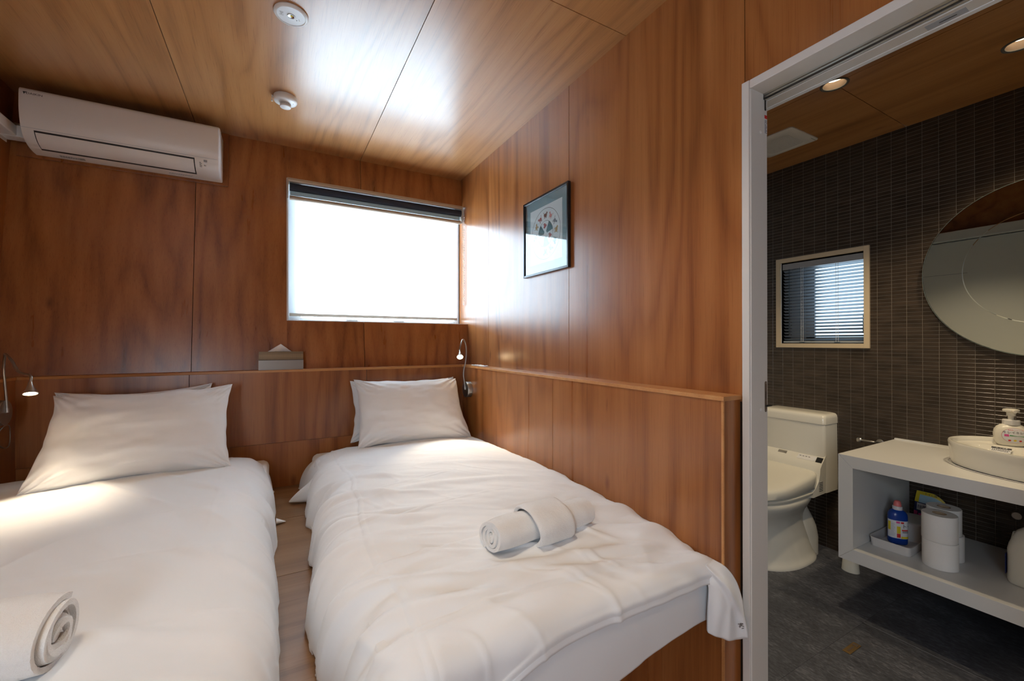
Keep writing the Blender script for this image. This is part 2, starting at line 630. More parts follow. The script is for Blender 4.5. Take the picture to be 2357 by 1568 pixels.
# right wall with the sliding-door opening
DY0, DY1, DZ = -0.06, 0.760, 2.010        # door opening
st = struct('wall_right', 'tall plywood wall with the framed print beside the sliding door', 'wall', (XW, 1.7, 0))
g = MB()
g.box(XW + .010, 1.300, .790, 3.10, 0, ZC)
g.box(XW + .010, 1.300, DY0 - .02, .790, 2.04, ZC)
g.box(XW + .010, 1.300, YR, DY0 - .02, 0, ZC)
obj('backing', g, 'structure_dark', st)
box('panel', XW, XW + .010, 2.568 + G, 3.10, ZL - .02, ZC, 'wood_wall_z', st)
box('panel', XW, XW + .010, 1.669 + G, 2.568 - G, ZL - .02, ZC, 'wood_wall_z', st)
box('panel', XW, XW + .010, .780 + G, 1.669 - G, ZL - .02, ZC, 'wood_wall_z', st)
box('panel', XW, XW + .010, -.14 + G, .780 - G, 2.030, ZC, 'wood_wall_z', st)
box('panel', XW, XW + .010, YR, -.14 - G, 0, ZC, 'wood_wall_z', st)
# bathroom face of the same wall: plywood above, white board below
box('panel', 1.300, 1.306, YB0, YB1, 2.075, ZB, 'wood_wall_x', st)
box('panel', 1.300, 1.306, .80, YB1, 1.762, 2.075, 'white_vinyl', st)
box('panel', 1.300, 1.306, .80, YB1, 0.0, 1.758, 'white_vinyl', st)
box('panel', 1.300, 1.306, YB0, DY0 - .03, 0.0, 2.075, 'white_vinyl', st)

st = struct('wall_left', 'shadowed plywood wall at the far left edge', 'wall', (XL, 1.2, 0))
box('backing', XL - .07, XL - .012, YR, 3.12, 0, ZC, 'structure_dark', st)
for y0, y1 in ((YR, -.15), (-.15, .76), (.76, 1.67), (1.67, 2.58), (2.58, 3.08)):
    box('panel', XL - .012, XL, y0 + G, y1 - G, 0, ZC, 'wood_wall_z', st)

st = struct('wall_rear', 'plywood wall of the room behind the viewpoint', 'wall', (0, YR, 0))
for x0, x1 in ((XL, -.34), (-.34, .45), (.45, XW)):
    box('panel', x0 + G, x1 - G, YR - .03, YR, 0, ZC, 'wood_wall_z', st)

st = struct('fill_frame', 'added frame around the unseen side fill light behind the viewpoint', 'window', (XL, -.80, .85))
g = MB()
g.box(XL, XL + .02, -1.40, -1.35, .80, 2.10); g.box(XL, XL + .02, -.25, -.20, .80, 2.10)
g.box(XL, XL + .02, -1.35, -.25, .80, .85); g.box(XL, XL + .02, -1.35, -.25, 2.05, 2.10)
obj('window_frame', g, 'white_vinyl', st)  # bare frame on the closed wall, added to go with the side fill
st = struct('floor', 'plywood floor of the bedroom below the bed platform', 'floor', (0, 0, 0))
box('panel', XL, 1.30, YR, YP + .02, -.03, 0, 'wood_platform', st)

# low wainscot with a ledge on three sides
st = struct('wall_wainscot_right', 'low plywood wainscot with a pale ledge along the right bed', 'wall', (1.2, 1.8, 0))
box('backing', XH + .010, XW + .012, .803, 2.86, 0, 1.073, 'structure_dark', st)
box('panel', XH, XH + .010, .800, 1.686 - G, 0, 1.0735, 'wood_wall_z', st)
box('panel', XH, XH + .010, 1.686 + G, YH + .02, 0, 1.0735, 'wood_wall_z', st)
box('end_panel', XH + .0005, XW - .003, .795, .803, 0, 1.0735, 'wood_wall_z', st)
box('corner_bead', XH - .0012, XH + .004, .7935, .801, 0, 1.0735, 'wood_edge', st)
g = MB().prism([(XH - .004, .791, 1.0735), (XH - .004, YH - .004, 1.0735), (XW, yback(ZL) + .0, 1.0735), (XW, .791, 1.0735)], (0, 0, ZL - 1.0735))
obj('ledge', g, 'wood_edge', st, bev=.0012)

st = struct('wall_wainscot_back', 'low plywood headboard wainscot with a ledge below the window', 'wall', (0, 2.85, 0))
box('backing', XLH - .08, XH + .02, YH + .014, 2.86, 0, 1.073, 'structure_dark', st)
bx = [XLH, -.406, .503, XH]
for i in range(3):
    box('panel', bx[i] + (G if i else -.01), bx[i + 1] - (G if i < 2 else -.01), YH - .003, YH + .012, .6655, 1.0735, 'wood_wall_z', st)
for i in range(3):
    box('panel', bx[i] + (G if i else -.01), bx[i + 1] - (G if i < 2 else -.01), YH + .002, YH + .014, .30, .6635, 'wood_wall_z', st)
g = MB().prism([(XLH - .004, YH - .005, 1.0735), (XH - .0045, YH - .005, 1.0735), (XW - .002, yback(ZL) - .001, 1.0735), (XL + .002, yback(ZL) - .001, 1.0735)], (0, 0, ZL - 1.0735))
obj('ledge', g, 'wood_edge', st, bev=.0012)

st = struct('wall_wainscot_left', 'low dark wainscot with a ledge at the left edge', 'wall', (-1.1, 1.8, 0))
box('backing', XL - .01, XLH - .010, .10, 2.86, 0, 1.073, 'structure_dark', st)
box('panel', XLH - .010, XLH, .10, 1.35, 0, 1.0735, 'wood_wall_z', st)
box('panel', XLH - .010, XLH, 1.352, YH + .01, 0, 1.0735, 'wood_wall_z', st)
g = MB().prism([(XLH + .004, YH - .0055, 1.0735), (XLH + .004, .10, 1.0735), (XL, .10, 1.0735), (XL, yback(ZL) - .001, 1.0735)], (0, 0, ZL - 1.0735))
obj('ledge', g, 'wood_edge', st, bev=.0012)

# raised sleeping platform
st = struct('floor_platform', 'raised plywood sleeping platform under both mattresses', 'platform', (0, 1.9, 0))
py = [YP, 1.742, 2.30, YH + .002]
for i in range(3):
    for x0, x1 in ((XLH, -.02), (-.02, XH)) if i == 9 else ((XLH + .0, XH - .0),):
        box('board', x0, x1, py[i] + G, py[i + 1] - G, ZP - .024, ZP, 'wood_platform', st)
box('front_board', XLH, XH - .001, YP, YP + .018, 0, ZP - .0245, 'wood_wall_z', st)
box('backing', XLH, XH - .003, YP + .02, YH, .30, ZP - .0245, 'structure_dark', st)

# ------------------------------------------------------------------ bedroom window
st = struct('window_1', 'bright daylight window behind the roller blind', 'window', (.65, 3.1, WZ0))
YF = 3.088
g = MB()
g.box(WX0 + .0, .140, YF, YF + .05, WZ0, WZ1)
g.box(1.205, XW, YF, YF + .05, WZ0, WZ1)
g.box(.140, 1.205, YF, YF + .05, WZ0, WZ0 + .030)
g.box(.140, 1.205, YF, YF + .05, WZ1 - .025, WZ1)
obj('window_frame', g, 'white_vinyl', st, bev=.002)
g = MB()
g.hexa([(WX0 - .001, yback(WZ0) - .001, WZ0), (WX0 + .008, yback(WZ0) - .001, WZ0), (WX0 + .008, YF, WZ0), (WX0 - .001, YF, WZ0)],
       [(WX0 - .001, yback(WZ1) - .001, WZ1), (WX0 + .008, yback(WZ1) - .001, WZ1), (WX0 + .008, YF, WZ1), (WX0 - .001, YF, WZ1)])
g.box(WX0, XW - .0005, yback(WZ0) + .001, YF, WZ0 - .004, WZ0 + .004)
g.box(WX0, XW - .0005, yback(WZ1) + .002, YF, WZ1 - .004, WZ1 + .004)
obj('window_reveal', g, 'white_vinyl', st)
box('edge_seal', XW - .006, XW - .001, YF - .003, YF, WZ0, WZ1, 'rubber_grey', st)
box('pane', .140, 1.205, YF + .046, YF + .049, WZ0 + .030, WZ1 - .025, 'daylight_pane', st)
for x in (.42, .74):
    box('latch', x, x + .07, YF - .012, YF, WZ0 + .010, WZ0 + .022, 'aluminium', st, bev=.002)

# roller blind, two rollers
BY = 3.005
t = thing('roller_blind', 'white sheer roller blind with dark blue upper roll over the window', 'blind', (.65, BY, 1.41))
bx0, bx1 = WX0 + .006, XW - .022
box('head_rail', bx0 - .004, bx1 + .006, BY - .030, BY + .035, 2.252, 2.276, 'tan_bar', t, bev=.002)
box('rail_lip', bx0, bx1, BY - .0335, BY - .0305, 2.254, 2.262, 'aluminium', t)
obj('dark_roll', MB().lathe([(.024, bx0 + .010), (.024, bx1 - .002)], (0, BY - .002, 2.2265), 'x', 28), 'navy_fabric', t, smooth=True)
obj('sheer_roll', MB().lathe([(.017, bx0 + .012), (.017, bx1 - .004)], (0, 3.053, 2.203), 'x', 28), 'sheer_fabric', t, smooth=True)
g = MB().box(bx0 + .012, bx1 - .004, BY + .003, BY + .0045, 2.176, 2.206)
obj('valance', g, 'label_sky', t)
obj('dark_bottom_bar', MB().lathe([(.014, bx0 + .010), (.014, bx1 - .006)], (0, BY - .004, 2.158), 'x', 20), 'tan_bar', t, smooth=True)
for x in (bx0 - .004, bx1):
    g = MB().prism([(x, BY - .034, 2.27), (x, BY + .034, 2.27), (x, BY + .034, 2.165), (x, BY - .010, 2.150), (x, BY - .034, 2.18)], (.006, 0, 0))
    obj('end_bracket', g, 'tan_bar', t, bev=.001)
for x in (.17, 1.15):
    g = MB()
    for k in (0, .012):
        g.lathe([(.003, 2.276), (.003, 2.281)], (x + k, BY - .012, 0), 'z', 10)
    obj('bracket_screw', g, 'steel', t, smooth=True)
n = 24
P = np.zeros((n + 1, 9, 3))
for i in range(n + 1):
    for j in range(9):
        z = 2.20 - (2.20 - 1.430) * i / n
        x = bx0 + .012 + (bx1 - bx0 - .018) * j / 8
        P[i, j] = (x, 3.068, z)
obj('sheer', MB().grid(P), 'sheer_fabric', t, smooth=True)
box('bottom_bar', bx0 + .010, bx1 - .006, 3.061, 3.075, 1.416, 1.435, 'tan_bar', t, bev=.003)
# bead chain loop at the right jamb
pts = []
for k in range(76):
    s_ = k / 75
    if s_ < .46:
        p = (bx1 + .010 + .004 * s_, BY - .020, 2.21 - (2.21 - 1.56) * s_ / .46)
    elif s_ < .56:
        a = (s_ - .46) / .10 * math.pi
        p = (bx1 + .012, BY - .030 + .010 * math.cos(a) , 1.56 - .03 * math.sin(a))
    else:
        p = (bx1 + .012, BY - .040, 1.56 + (2.19 - 1.56) * (s_ - .56) / .44)
    pts.append(p)
g = MB()
for p in pts[::1]:
    g.lathe([(.0008, -.0032), (.0028, -.0018), (.0030, .0), (.0028, .0018), (.0008, .0032)], p, 'z', 6)
g.tube(pts, .0009, 5)
obj('bead_chain', g, 'white_plastic', t, smooth=True)

# ------------------------------------------------------------------ sliding door, casing and header
st = struct('door_1', 'open white sliding bathroom door with white casing and track', 'door', (1.30, .76, 0))
box('casing_post', 1.2345, XW + .001, DY1 - .0, .783, 0, 2.035, 'white_trim', st, bev=.002)
box('jamb', 1.2405, 1.304, .757, .784, 0, 2.0105, 'white_trim', st, bev=.0008)
box('casing_post', 1.2345, XW + .001, -.090, DY0, 0, 2.035, 'white_trim', st, bev=.002)
box('jamb', 1.2405, 1.304, -.088, DY0 + .003, 0, 2.0105, 'white_trim', st)
box('header', 1.2360, 1.303, DY0, .7595, DZ, 2.0348, 'white_trim', st, bev=.002)
g = MB()
g.box(1.303, 1.316, DY0, .80, DZ + .002, DZ + .030)
g.box(1.318, 1.326, DY0, .80, DZ + .000, DZ + .030)
g.box(1.338, 1.346, DY0, .80, DZ + .000, DZ + .030)
obj('track_rail', g, 'aluminium', st, bev=.0006)
box('track_slot', 1.303, 1.352, DY0, 1.70, DZ + .018, DZ + .034, 'black', st)
box('track_cover', 1.348, 1.400, DY0, 1.70, DZ - .002, 2.073, 'white_trim', st, bev=.0015)
box('track_cover_lip', 1.388, 1.4035, DY0, 1.70, DZ - .0035, DZ + .002, 'white_vinyl', st)
box('track_sticker', 1.360, 1.384, .335, .405, DZ - .0026, DZ - .0022, 'sticker_grey', st)
box('track_sticker_print', 1.371, 1.374, .352, .382, DZ - .0029, DZ - .0027, 'ink', st)
leaf = obj('door_leaf', MB().box(1.313, 1.3405, .767, 1.64, .008, 2.004), 'white_trim', st, bev=.0012)
box('leaf_seam', 1.3402, 1.3409, 1.09, 1.64, 1.7585, 1.7615, 'grey_plastic', leaf)
box('leaf_groove', 1.3265, 1.3345, .7662, .772, 1.925 + .05, 2.0042, 'black', leaf)
obj('groove_end', MB().lathe([(.004, .7661), (.004, .7700)], (1.3305, 0, 1.975), 'y', 16), 'black', leaf, smooth=True)
box('warning_sticker', 1.3255, 1.3395, .7664, .7668, 1.897, 1.957, 'label_white', leaf)
box('sticker_header', 1.3258, 1.3392, .7661, .7666, 1.946, 1.9568, 'label_red', leaf)
g = MB()
for r_ in range(13):
    z = 1.942 - r_ * .0033
    for k in range(3):
        if random.random() < .8:
            x = 1.3268 + k * .0042
            g.box(x, x + random.uniform(.002, .0034), .7662, .7665, z - .0018, z)
obj('sticker_print', g, 'ink', leaf)
g = MB().prism([(1.3305 + .0058 * math.cos(a) , .7664, (1.122 if math.sin(a) > 0 else 1.038) + .0058 * math.sin(a)) for a in [2 * math.pi * k / 24 for k in range(24)]], (0, .003, 0))
lp = obj('latch_plate', g, 'bronze', leaf)
box('latch_slot', 1.3292, 1.3312, .7660, .7666, 1.072, 1.096, 'black', lp)
for z in (1.122, 1.037):
    obj('screw', MB().lathe([(.0028, .7660), (.0028, .7668)], (1.3305, 0, z), 'y', 12), 'steel_brushed', lp, smooth=True)
obj('latch_hook', MB().prism([(1.3285, .7664, 1.054), (1.3335, .7664, 1.0545), (1.350, .762, 1.0525), (1.350, .762, 1.0500), (1.3335, .7664, 1.0485), (1.3285, .7664, 1.0495)], (0, -.003, 0)), 'black', lp)
for z in (1.889, 1.044):
    g = MB().lathe([(.0052, .757), (.0052, .7560), (.0030, .7556), (.0016, .7566)], (1.2885, 0, z), 'y', 16)
    obj('cover_cap', g, 'white_plastic', st, smooth=True)

# ------------------------------------------------------------------ bathroom shell
WY0, WY1, WBZ0, WBZ1 = 1.129, 1.582, 1.240, 1.771      # bathroom window opening
st = struct('wall_bathroom_back', 'dark brown border-tile wall of the bathroom', 'wall', (XT, 1.0, 0))
g = MB()
g.box(XT + .0015, XT + .12, YB0, WY0, 0, ZB)
g.box(XT + .0015, XT + .12, WY1, YB1, 0, ZB)
g.box(XT + .0015, XT + .12, WY0, WY1, 0, WBZ0)
g.box(XT + .0015, XT + .12, WY0, WY1, WBZ1, ZB)
obj('grout_bed', g, 'grout', st)
PW, PH, JT = .0630, .0198, .0022
tiles = []
ncol = int((YB1 - YB0) / PW)
for i in range(ncol + 1):
    y0 = 1.2587 + PW * 8 - PW * i
    for j in range(int(ZB / PH) + 1):
        z0 = .0020 + PH * j
        z1 = min(z0 + PH - JT, ZB)
        if y0 > YB1 or y0 - PW < YB0 - .05 or z1 - z0 < .004:
            continue
        ya, yb = y0 - PW + JT, y0
        if yb > WY0 - .02 and ya < WY1 + .02 and z1 > WBZ0 - .02 and z0 < WBZ1 + .02:
            if ya > WY0 - .02 and yb < WY1 + .02 and z0 > WBZ0 - .02 and z1 < WBZ1 + .02:
                continue
            ya2, yb2 = ya, yb
            if z0 < WBZ1 and z1 > WBZ0:
                if ya < WY0: yb2 = min(yb, WY0 - .005)
                elif yb > WY1: ya2 = max(ya, WY1 + .005)
                if yb2 - ya2 < .008 or (ya2 > WY0 - .01 and yb2 < WY1 + .01):
                    continue
            ya, yb = ya2, yb2
        tiles.append((ya, yb, z0, z1))
def tile_geo(g, ya, yb, z0, z1, ta=0., tz=0.):
    e, d = .0009, .0032
    f = lambda y, z, o: XT + o + ta * (y - (ya + yb) / 2) + tz * (z - (z0 + z1) / 2)
    v = [(XT + .004, ya, z0), (XT + .004, yb, z0), (XT + .004, yb, z1), (XT + .004, ya, z1),
         (f(ya, z0, .0006), ya, z0), (f(yb, z0, .0006), yb, z0), (f(yb, z1, .0006), yb, z1), (f(ya, z1, .0006), ya, z1),
         (f(ya + e, z0 + e, 0), ya + e, z0 + e), (f(yb - e, z0 + e, 0), yb - e, z0 + e), (f(yb - e, z1 - e, 0), yb - e, z1 - e), (f(ya + e, z1 - e, 0), ya + e, z1 - e)]
    q = []
    for k in range(4):
        n_ = (k + 1) % 4
        q += [(k, 4 + k, 4 + n_, n_), (4 + k, 8 + k, 8 + n_, 4 + n_)]
    q.append((8, 11, 10, 9))
    g.add(v, q)
full = [t_ for t_ in tiles if abs(t_[1] - t_[0] - (PW - JT)) < 1e-6 and abs(t_[3] - t_[2] - (PH - JT)) < 1e-6]
def seen(t_):
    y, z = (t_[0] + t_[1]) / 2, (t_[2] + t_[3]) / 2
    if not (.42 < y < 1.62) or (y - .4785) ** 2 + (z - 1.581) ** 2 < .36 ** 2 or z < .30 or z > 2.37:
        return False
    if y < .99 and z < .74:
        return z > .35 and False
    if y < .72 and z < .86:
        return False
    return True
full.sort(key=lambda t_: (not seen(t_), (t_[0] + t_[1])))
near = set(full[:300])
g = MB()
for t_ in tiles:
    if t_ not in near:
        tile_geo(g, *t_, ta=random.gauss(0, .004), tz=random.gauss(0, .006))
o_ = obj('tile_field', g, 'tile_brown', st)
o_['kind'] = 'stuff'
g = MB()
tile_geo(g, -(PW - JT) / 2, (PW - JT) / 2, -(PH - JT) / 2, (PH - JT) / 2)
tm = g.mesh('tile')
tm.transform(Matrix.Translation((-XT, 0, 0)))
tm.materials.append(MATS['tile_brown'])
for t_ in near:
    o_ = bpy.data.objects.new('tile', tm)
    col.objects.link(o_)
    o_.parent = st
    o_.matrix_parent_inverse = Matrix.Translation(-Vector(st.location))
    o_.location = (XT, (t_[0] + t_[1]) / 2, (t_[2] + t_[3]) / 2)
    o_.rotation_euler = (0, random.gauss(0, .006), random.gauss(0, .004))

st = struct('ceiling_bathroom', 'plywood bathroom ceiling with recessed lamps', 'ceiling', (2.1, .8, ZB))
hole = ((2.170, .945), (2.500, .465))
xs_, ys_ = [1.300, 2.160, XT + .01], [YB0, .028, .944, YB1]
def holed(x0, x1, y0, y1):
    """rectangle outline points then faces around a circular hole are cut with a boolean-free fan"""
    return MB().box(x0, x1, y0, y1, ZB, ZB + .010)
pl = []
for i in range(2):
    for j in range(3):
        pl.append(obj('panel', holed(xs_[i] + (G if i else 0), xs_[i + 1] - (G if not i else 0), ys_[j] + G, ys_[j + 1] - G), 'wood_ceiling_bath', st))
box('backing', 1.30, XT + .12, YB0, YB1, ZB + .065, ZB + .09, 'dark_gap', st)
st = struct('floor_bathroom', 'dark slate-look vinyl floor of the bathroom', 'floor', (2.1, .8, 0))
fx, fy = [1.25, 2.289, XT + .02], [YB0, -.02, .890, YB1]
for i in range(2):
    for j in range(3):
        box('vinyl_sheet', fx[i] + .0006, fx[i + 1] - .0006, fy[j] + .0004, fy[j + 1] - .0004, -.012, 0, 'vinyl_slate', st)
box('seam', fx[1] - .0006, fx[1] + .0006, YB0, fy[2], -.012, .0002, 'sticker_grey', st)
box('backing', 1.25, XT + .1, YB0, YB1, -.03, -.0122, 'rubber_grey', st)
st = struct('wall_bathroom_side', 'end wall of the bathroom hidden behind the door frame', 'wall', (2.1, YB1, 0))
box('board', 1.30, XT + .1, YB1, YB1 + .04, 0, ZB, 'white_vinyl', st)
st = struct('wall_bathroom_near', 'bathroom wall outside the picture on the right', 'wall', (2.1, YB0, 0))
box('board', 1.30, XT + .1, YB0 - .04, YB0, 0, ZB, 'white_vinyl', st)

# bathroom window with venetian blind
st = struct('window_2', 'small cream-framed bathroom window', 'window', (XT, 1.35, WBZ0))
a, b2, z0, z1, w = 1.103, 1.612, 1.214, 1.797, .0262
box('window_frame', XT - .012, XT + .010, a, a + w, z0, z1, 'beige_frame', st, bev=.001)
box('window_frame', XT - .012, XT + .010, b2 - w, b2, z0, z1, 'beige_frame', st, bev=.001)
box('window_frame', XT - .0118, XT + .010, a + w, b2 - w, z0, z0 + w, 'beige_frame', st, bev=.001)
box('window_frame', XT - .0118, XT + .010, a + w, b2 - w, z1 - w, z1, 'beige_frame', st, bev=.001)
g = MB()
g.box(XT, XT + .115, WY0 - .006, WY0, WBZ0, WBZ1); g.box(XT, XT + .115, WY1, WY1 + .006, WBZ0, WBZ1)
g.box(XT, XT + .115, WY0, WY1, WBZ0 - .006, WBZ0); g.box(XT, XT + .115, WY0, WY1, WBZ1, WBZ1 + .006)
obj('window_reveal', g, 'white_vinyl', st)
g = MB()
g.box(XT + .085, XT + .11, WY0, WY1, WBZ0, WBZ0 + .040); g.box(XT + .085, XT + .11, WY0, WY1, WBZ1 - .05, WBZ1)
g.box(XT + .085, XT + .11, WY0, WY0 + .012, WBZ0, WBZ1); g.box(XT + .085, XT + .11, 1.425, 1.475, WBZ0, WBZ1); g.box(XT + .085, XT + .11, WY1 - .012, WY1, WBZ0, WBZ1)
obj('sash', g, 'grey_plastic', st)
box('pane', XT + .100, XT + .103, WY0 + .012, 1.425, WBZ0 + .040, WBZ1 - .05, 'daylight_pane_bath', st)
box('pane', XT + .100, XT + .103, 1.475, WY1 - .012, WBZ0 + .040, WBZ1 - .05, 'sticker_grey', st)
box('sash_handle', XT + .068, XT + .086, 1.148, 1.166, 1.30, 1.41, 'grey_plastic', st, bev=.003)

t = thing('venetian_blind', 'grey aluminium venetian blind in the small bathroom window', 'blind', (XT + .03, 1.355, WBZ0))
box('head_rail', XT + .008, XT + .036, WY0 + .002, WY1 - .002, 1.725, 1.762, 'grey_plastic', t, bev=.001)
slat = None
for k in range(23):
    z = 1.713 - k * .0203
    if slat is None:
        P = np.zeros((5, 2, 3))
        for i in range(5):
            u = -1 + i / 2
            P[i, :, 0] = u * .0115
            P[i, :, 2] = -u * .0058 + .0016 * (1 - u * u)
            P[i, 0, 1], P[i, 1, 1] = WY0 + .004, WY1 - .004
        me_ = MB().grid(P).mesh('slat')
        plain('slat_alu', (0.42, 0.47, 0.52), 0.35, metal=0.4)
        slat = obj('slat', me_, 'slat_alu', t, smooth=True)
        slat.location = (XT + .022, 0, z)
    else:
        o_ = slat.copy()
        col.objects.link(o_)
        o_.location = (XT + .022, 0, z)
box('bottom_rail', XT + .012, XT + .034, WY0 + .004, WY1 - .004, 1.245, 1.256, 'slat_alu', t, bev=.001)
for y in (1.262, 1.455):
    g = MB()
    g.tube([(XT + .0085, y, 1.73), (XT + .0085, y, 1.25)], .0010, 6)
    g.tube([(XT + .0085, y + .012, 1.73), (XT + .0085, y + .012, 1.25)], .0010, 6)
    for k in range(23):
        g.box(XT + .006, XT + .010, y - .002, y + .014, 1.712 - k * .0203, 1.7128 - k * .0203)
    obj('ladder_cord', g, 'label_white', t)
    box('cord_clip', XT + .004, XT + .012, y - .008, y + .020, 1.243, 1.251, 'clear_plastic', t)
wd = obj('tilt_wand', MB().lathe([(.0045, 1.725), (.0035, 1.70), (.0035, 1.36), (.0060, 1.35), (.0055, 1.305), (.004, 1.30)], (XT + .002, 1.535, 0), 'z', 12), 'clear_plastic', t, smooth=True)
def cut_round(o, c, r, z0, z1):
    """cut a round hole into a panel mesh"""
    cut = bpy.data.objects.new('cut_tmp', MB().lathe([(r, z0), (r, z1)], (c[0], c[1], 0), 'z', 40).mesh('cut_tmp'))
    col.objects.link(cut)
    md = o.modifiers.new('cut', 'BOOLEAN')
    md.operation = 'DIFFERENCE'
    md.solver = 'EXACT'
    md.object = cut
    dg = bpy.context.evaluated_depsgraph_get()
    me = bpy.data.meshes.new_from_object(o.evaluated_get(dg))
    o.modifiers.clear()
    o.data = me
    bpy.data.objects.remove(cut)

# ------------------------------------------------------------------ mattresses
def mattress(name, label, x0, x1, y0, y1, z0, z1, foot_sag):
    """rounded mattress in its sheet; the sheet sags a little below the foot edge"""
    nx, ny, nz = 40, 60, 12
    t = thing(name, label, 'mattress', ((x0 + x1) / 2, (y0 + y1) / 2, z0))
    r = .035
    def rounded(u, v, w):
        p = np.stack([x0 + u * (x1 - x0), y0 + v * (y1 - y0), z0 + w * (z1 - z0)], -1)
        lo = np.array([x0 + r, y0 + r, z0 + r * .6]); hi = np.array([x1 - r, y1 - r, z1 - r])
        q = np.clip(p, lo, hi)
        d = p - q
        L = np.linalg.norm(d, axis=-1, keepdims=True)
        return q + d / np.maximum(L, 1e-9) * np.minimum(np.where(L > 0, r, 0), np.maximum(L, 0) * 9)
    g = MB()
    U, V = np.meshgrid(np.linspace(0, 1, nx), np.linspace(0, 1, ny))
    for w, fl in ((1.0, False), (0.0, True)):
        g.grid(rounded(U, V, np.full_like(U, w)), fl)
    U, W = np.meshgrid(np.linspace(0, 1, nx), np.linspace(0, 1, nz))
    for v, fl in ((0.0, False), (1.0, True)):
        g.grid(rounded(U, np.full_like(U, v), W), fl)
    V, W = np.meshgrid(np.linspace(0, 1, ny), np.linspace(0, 1, nz))
    for u, fl in ((0.0, True), (1.0, False)):
        g.grid(rounded(np.full_like(V, u), V, W), fl)
    obj('mattress_core', g, 'linen', t, smooth=60)
    if foot_sag:
        # sheet hanging over the foot end
        nU, nW = 130, 40
        U, W = np.meshgrid(np.linspace(0, 1, nU), np.linspace(0, 1, nW))
        X = x0 + .005 + U * (x1 - x0 - .010)
        zb = .400 - foot_sag * sstep(1.12, .55, X) - .012 * np.sin(X * 5.0)
        Zt = z1 - .012
        Z = Zt + (zb - Zt) * W
        Y = y0 - .002 - .006 * np.sin(np.pi * W) - .012 * W * sstep(1.1, .6, X)
        Y += .006 * fbm(X * 4, Z * 5 + X * 3, 5) * W + .0015 * fbm(X * 9, Z * 6 + X * 5, 9) * W
        Z += .003 * fbm(X * 3, X * 0 + .3, 8) * W
        o_ = obj('sheet_drop', MB().grid(np.stack([X, Y, Z], -1)), 'linen', t, smooth=70)
        md = o_.modifiers.new('thick', 'SOLIDIFY'); md.thickness = .003; md.offset = 1
    return t

mattress('mattress', 'white-sheeted mattress overhanging the platform beneath the right duvet', .185, 1.150, .842, 2.800, ZP + .002, .585, .075)
mattress('mattress', 'white mattress hidden beneath the left duvet', -1.040, -.035, .60, 2.800, ZP + .002, .585, 0)

# ------------------------------------------------------------------ duvets
def ridge(d, w):
    return np.exp(-(d / w) ** 2)

def seg_ridge(X, Y, x0, y0, x1, y1, w, taper=.18):
    dx, dy = x1 - x0, y1 - y0
    L = math.hypot(dx, dy)
    t_ = ((X - x0) * dx + (Y - y0) * dy) / L
    n_ = (-(X - x0) * dy + (Y - y0) * dx) / L
    fade = sstep(-taper * L * .5, taper * L, t_) * (1 - sstep(L * (1 - taper), L * (1 + taper * .5), t_))
    return np.exp(-(n_ / w) ** 2) * fade

def drape(length, start, turn, angle, n):
    """flat for `start`, then bends down by `angle` over `turn`; returns run and drop along the arc"""
    s_ = np.linspace(0, length, n)
    th = R(angle) * sstep(start, start + turn, s_)
    ds = s_[1] - s_[0]
    run = np.concatenate([[0], np.cumsum(np.cos((th[1:] + th[:-1]) / 2) * ds)])
    drop = np.concatenate([[0], np.cumsum(np.sin((th[1:] + th[:-1]) / 2) * ds)])
    return s_, run, drop

def displace(P, h):
    du = np.gradient(P, axis=1)
    dv = np.gradient(P, axis=0)
    nrm = np.cross(du, dv)
    nrm /= np.maximum(np.linalg.norm(nrm, axis=-1, keepdims=True), 1e-9)
    if nrm[P.shape[0] // 2, P.shape[1] // 4, 2] < 0:
        nrm = -nrm
    return P + nrm * h[..., None]

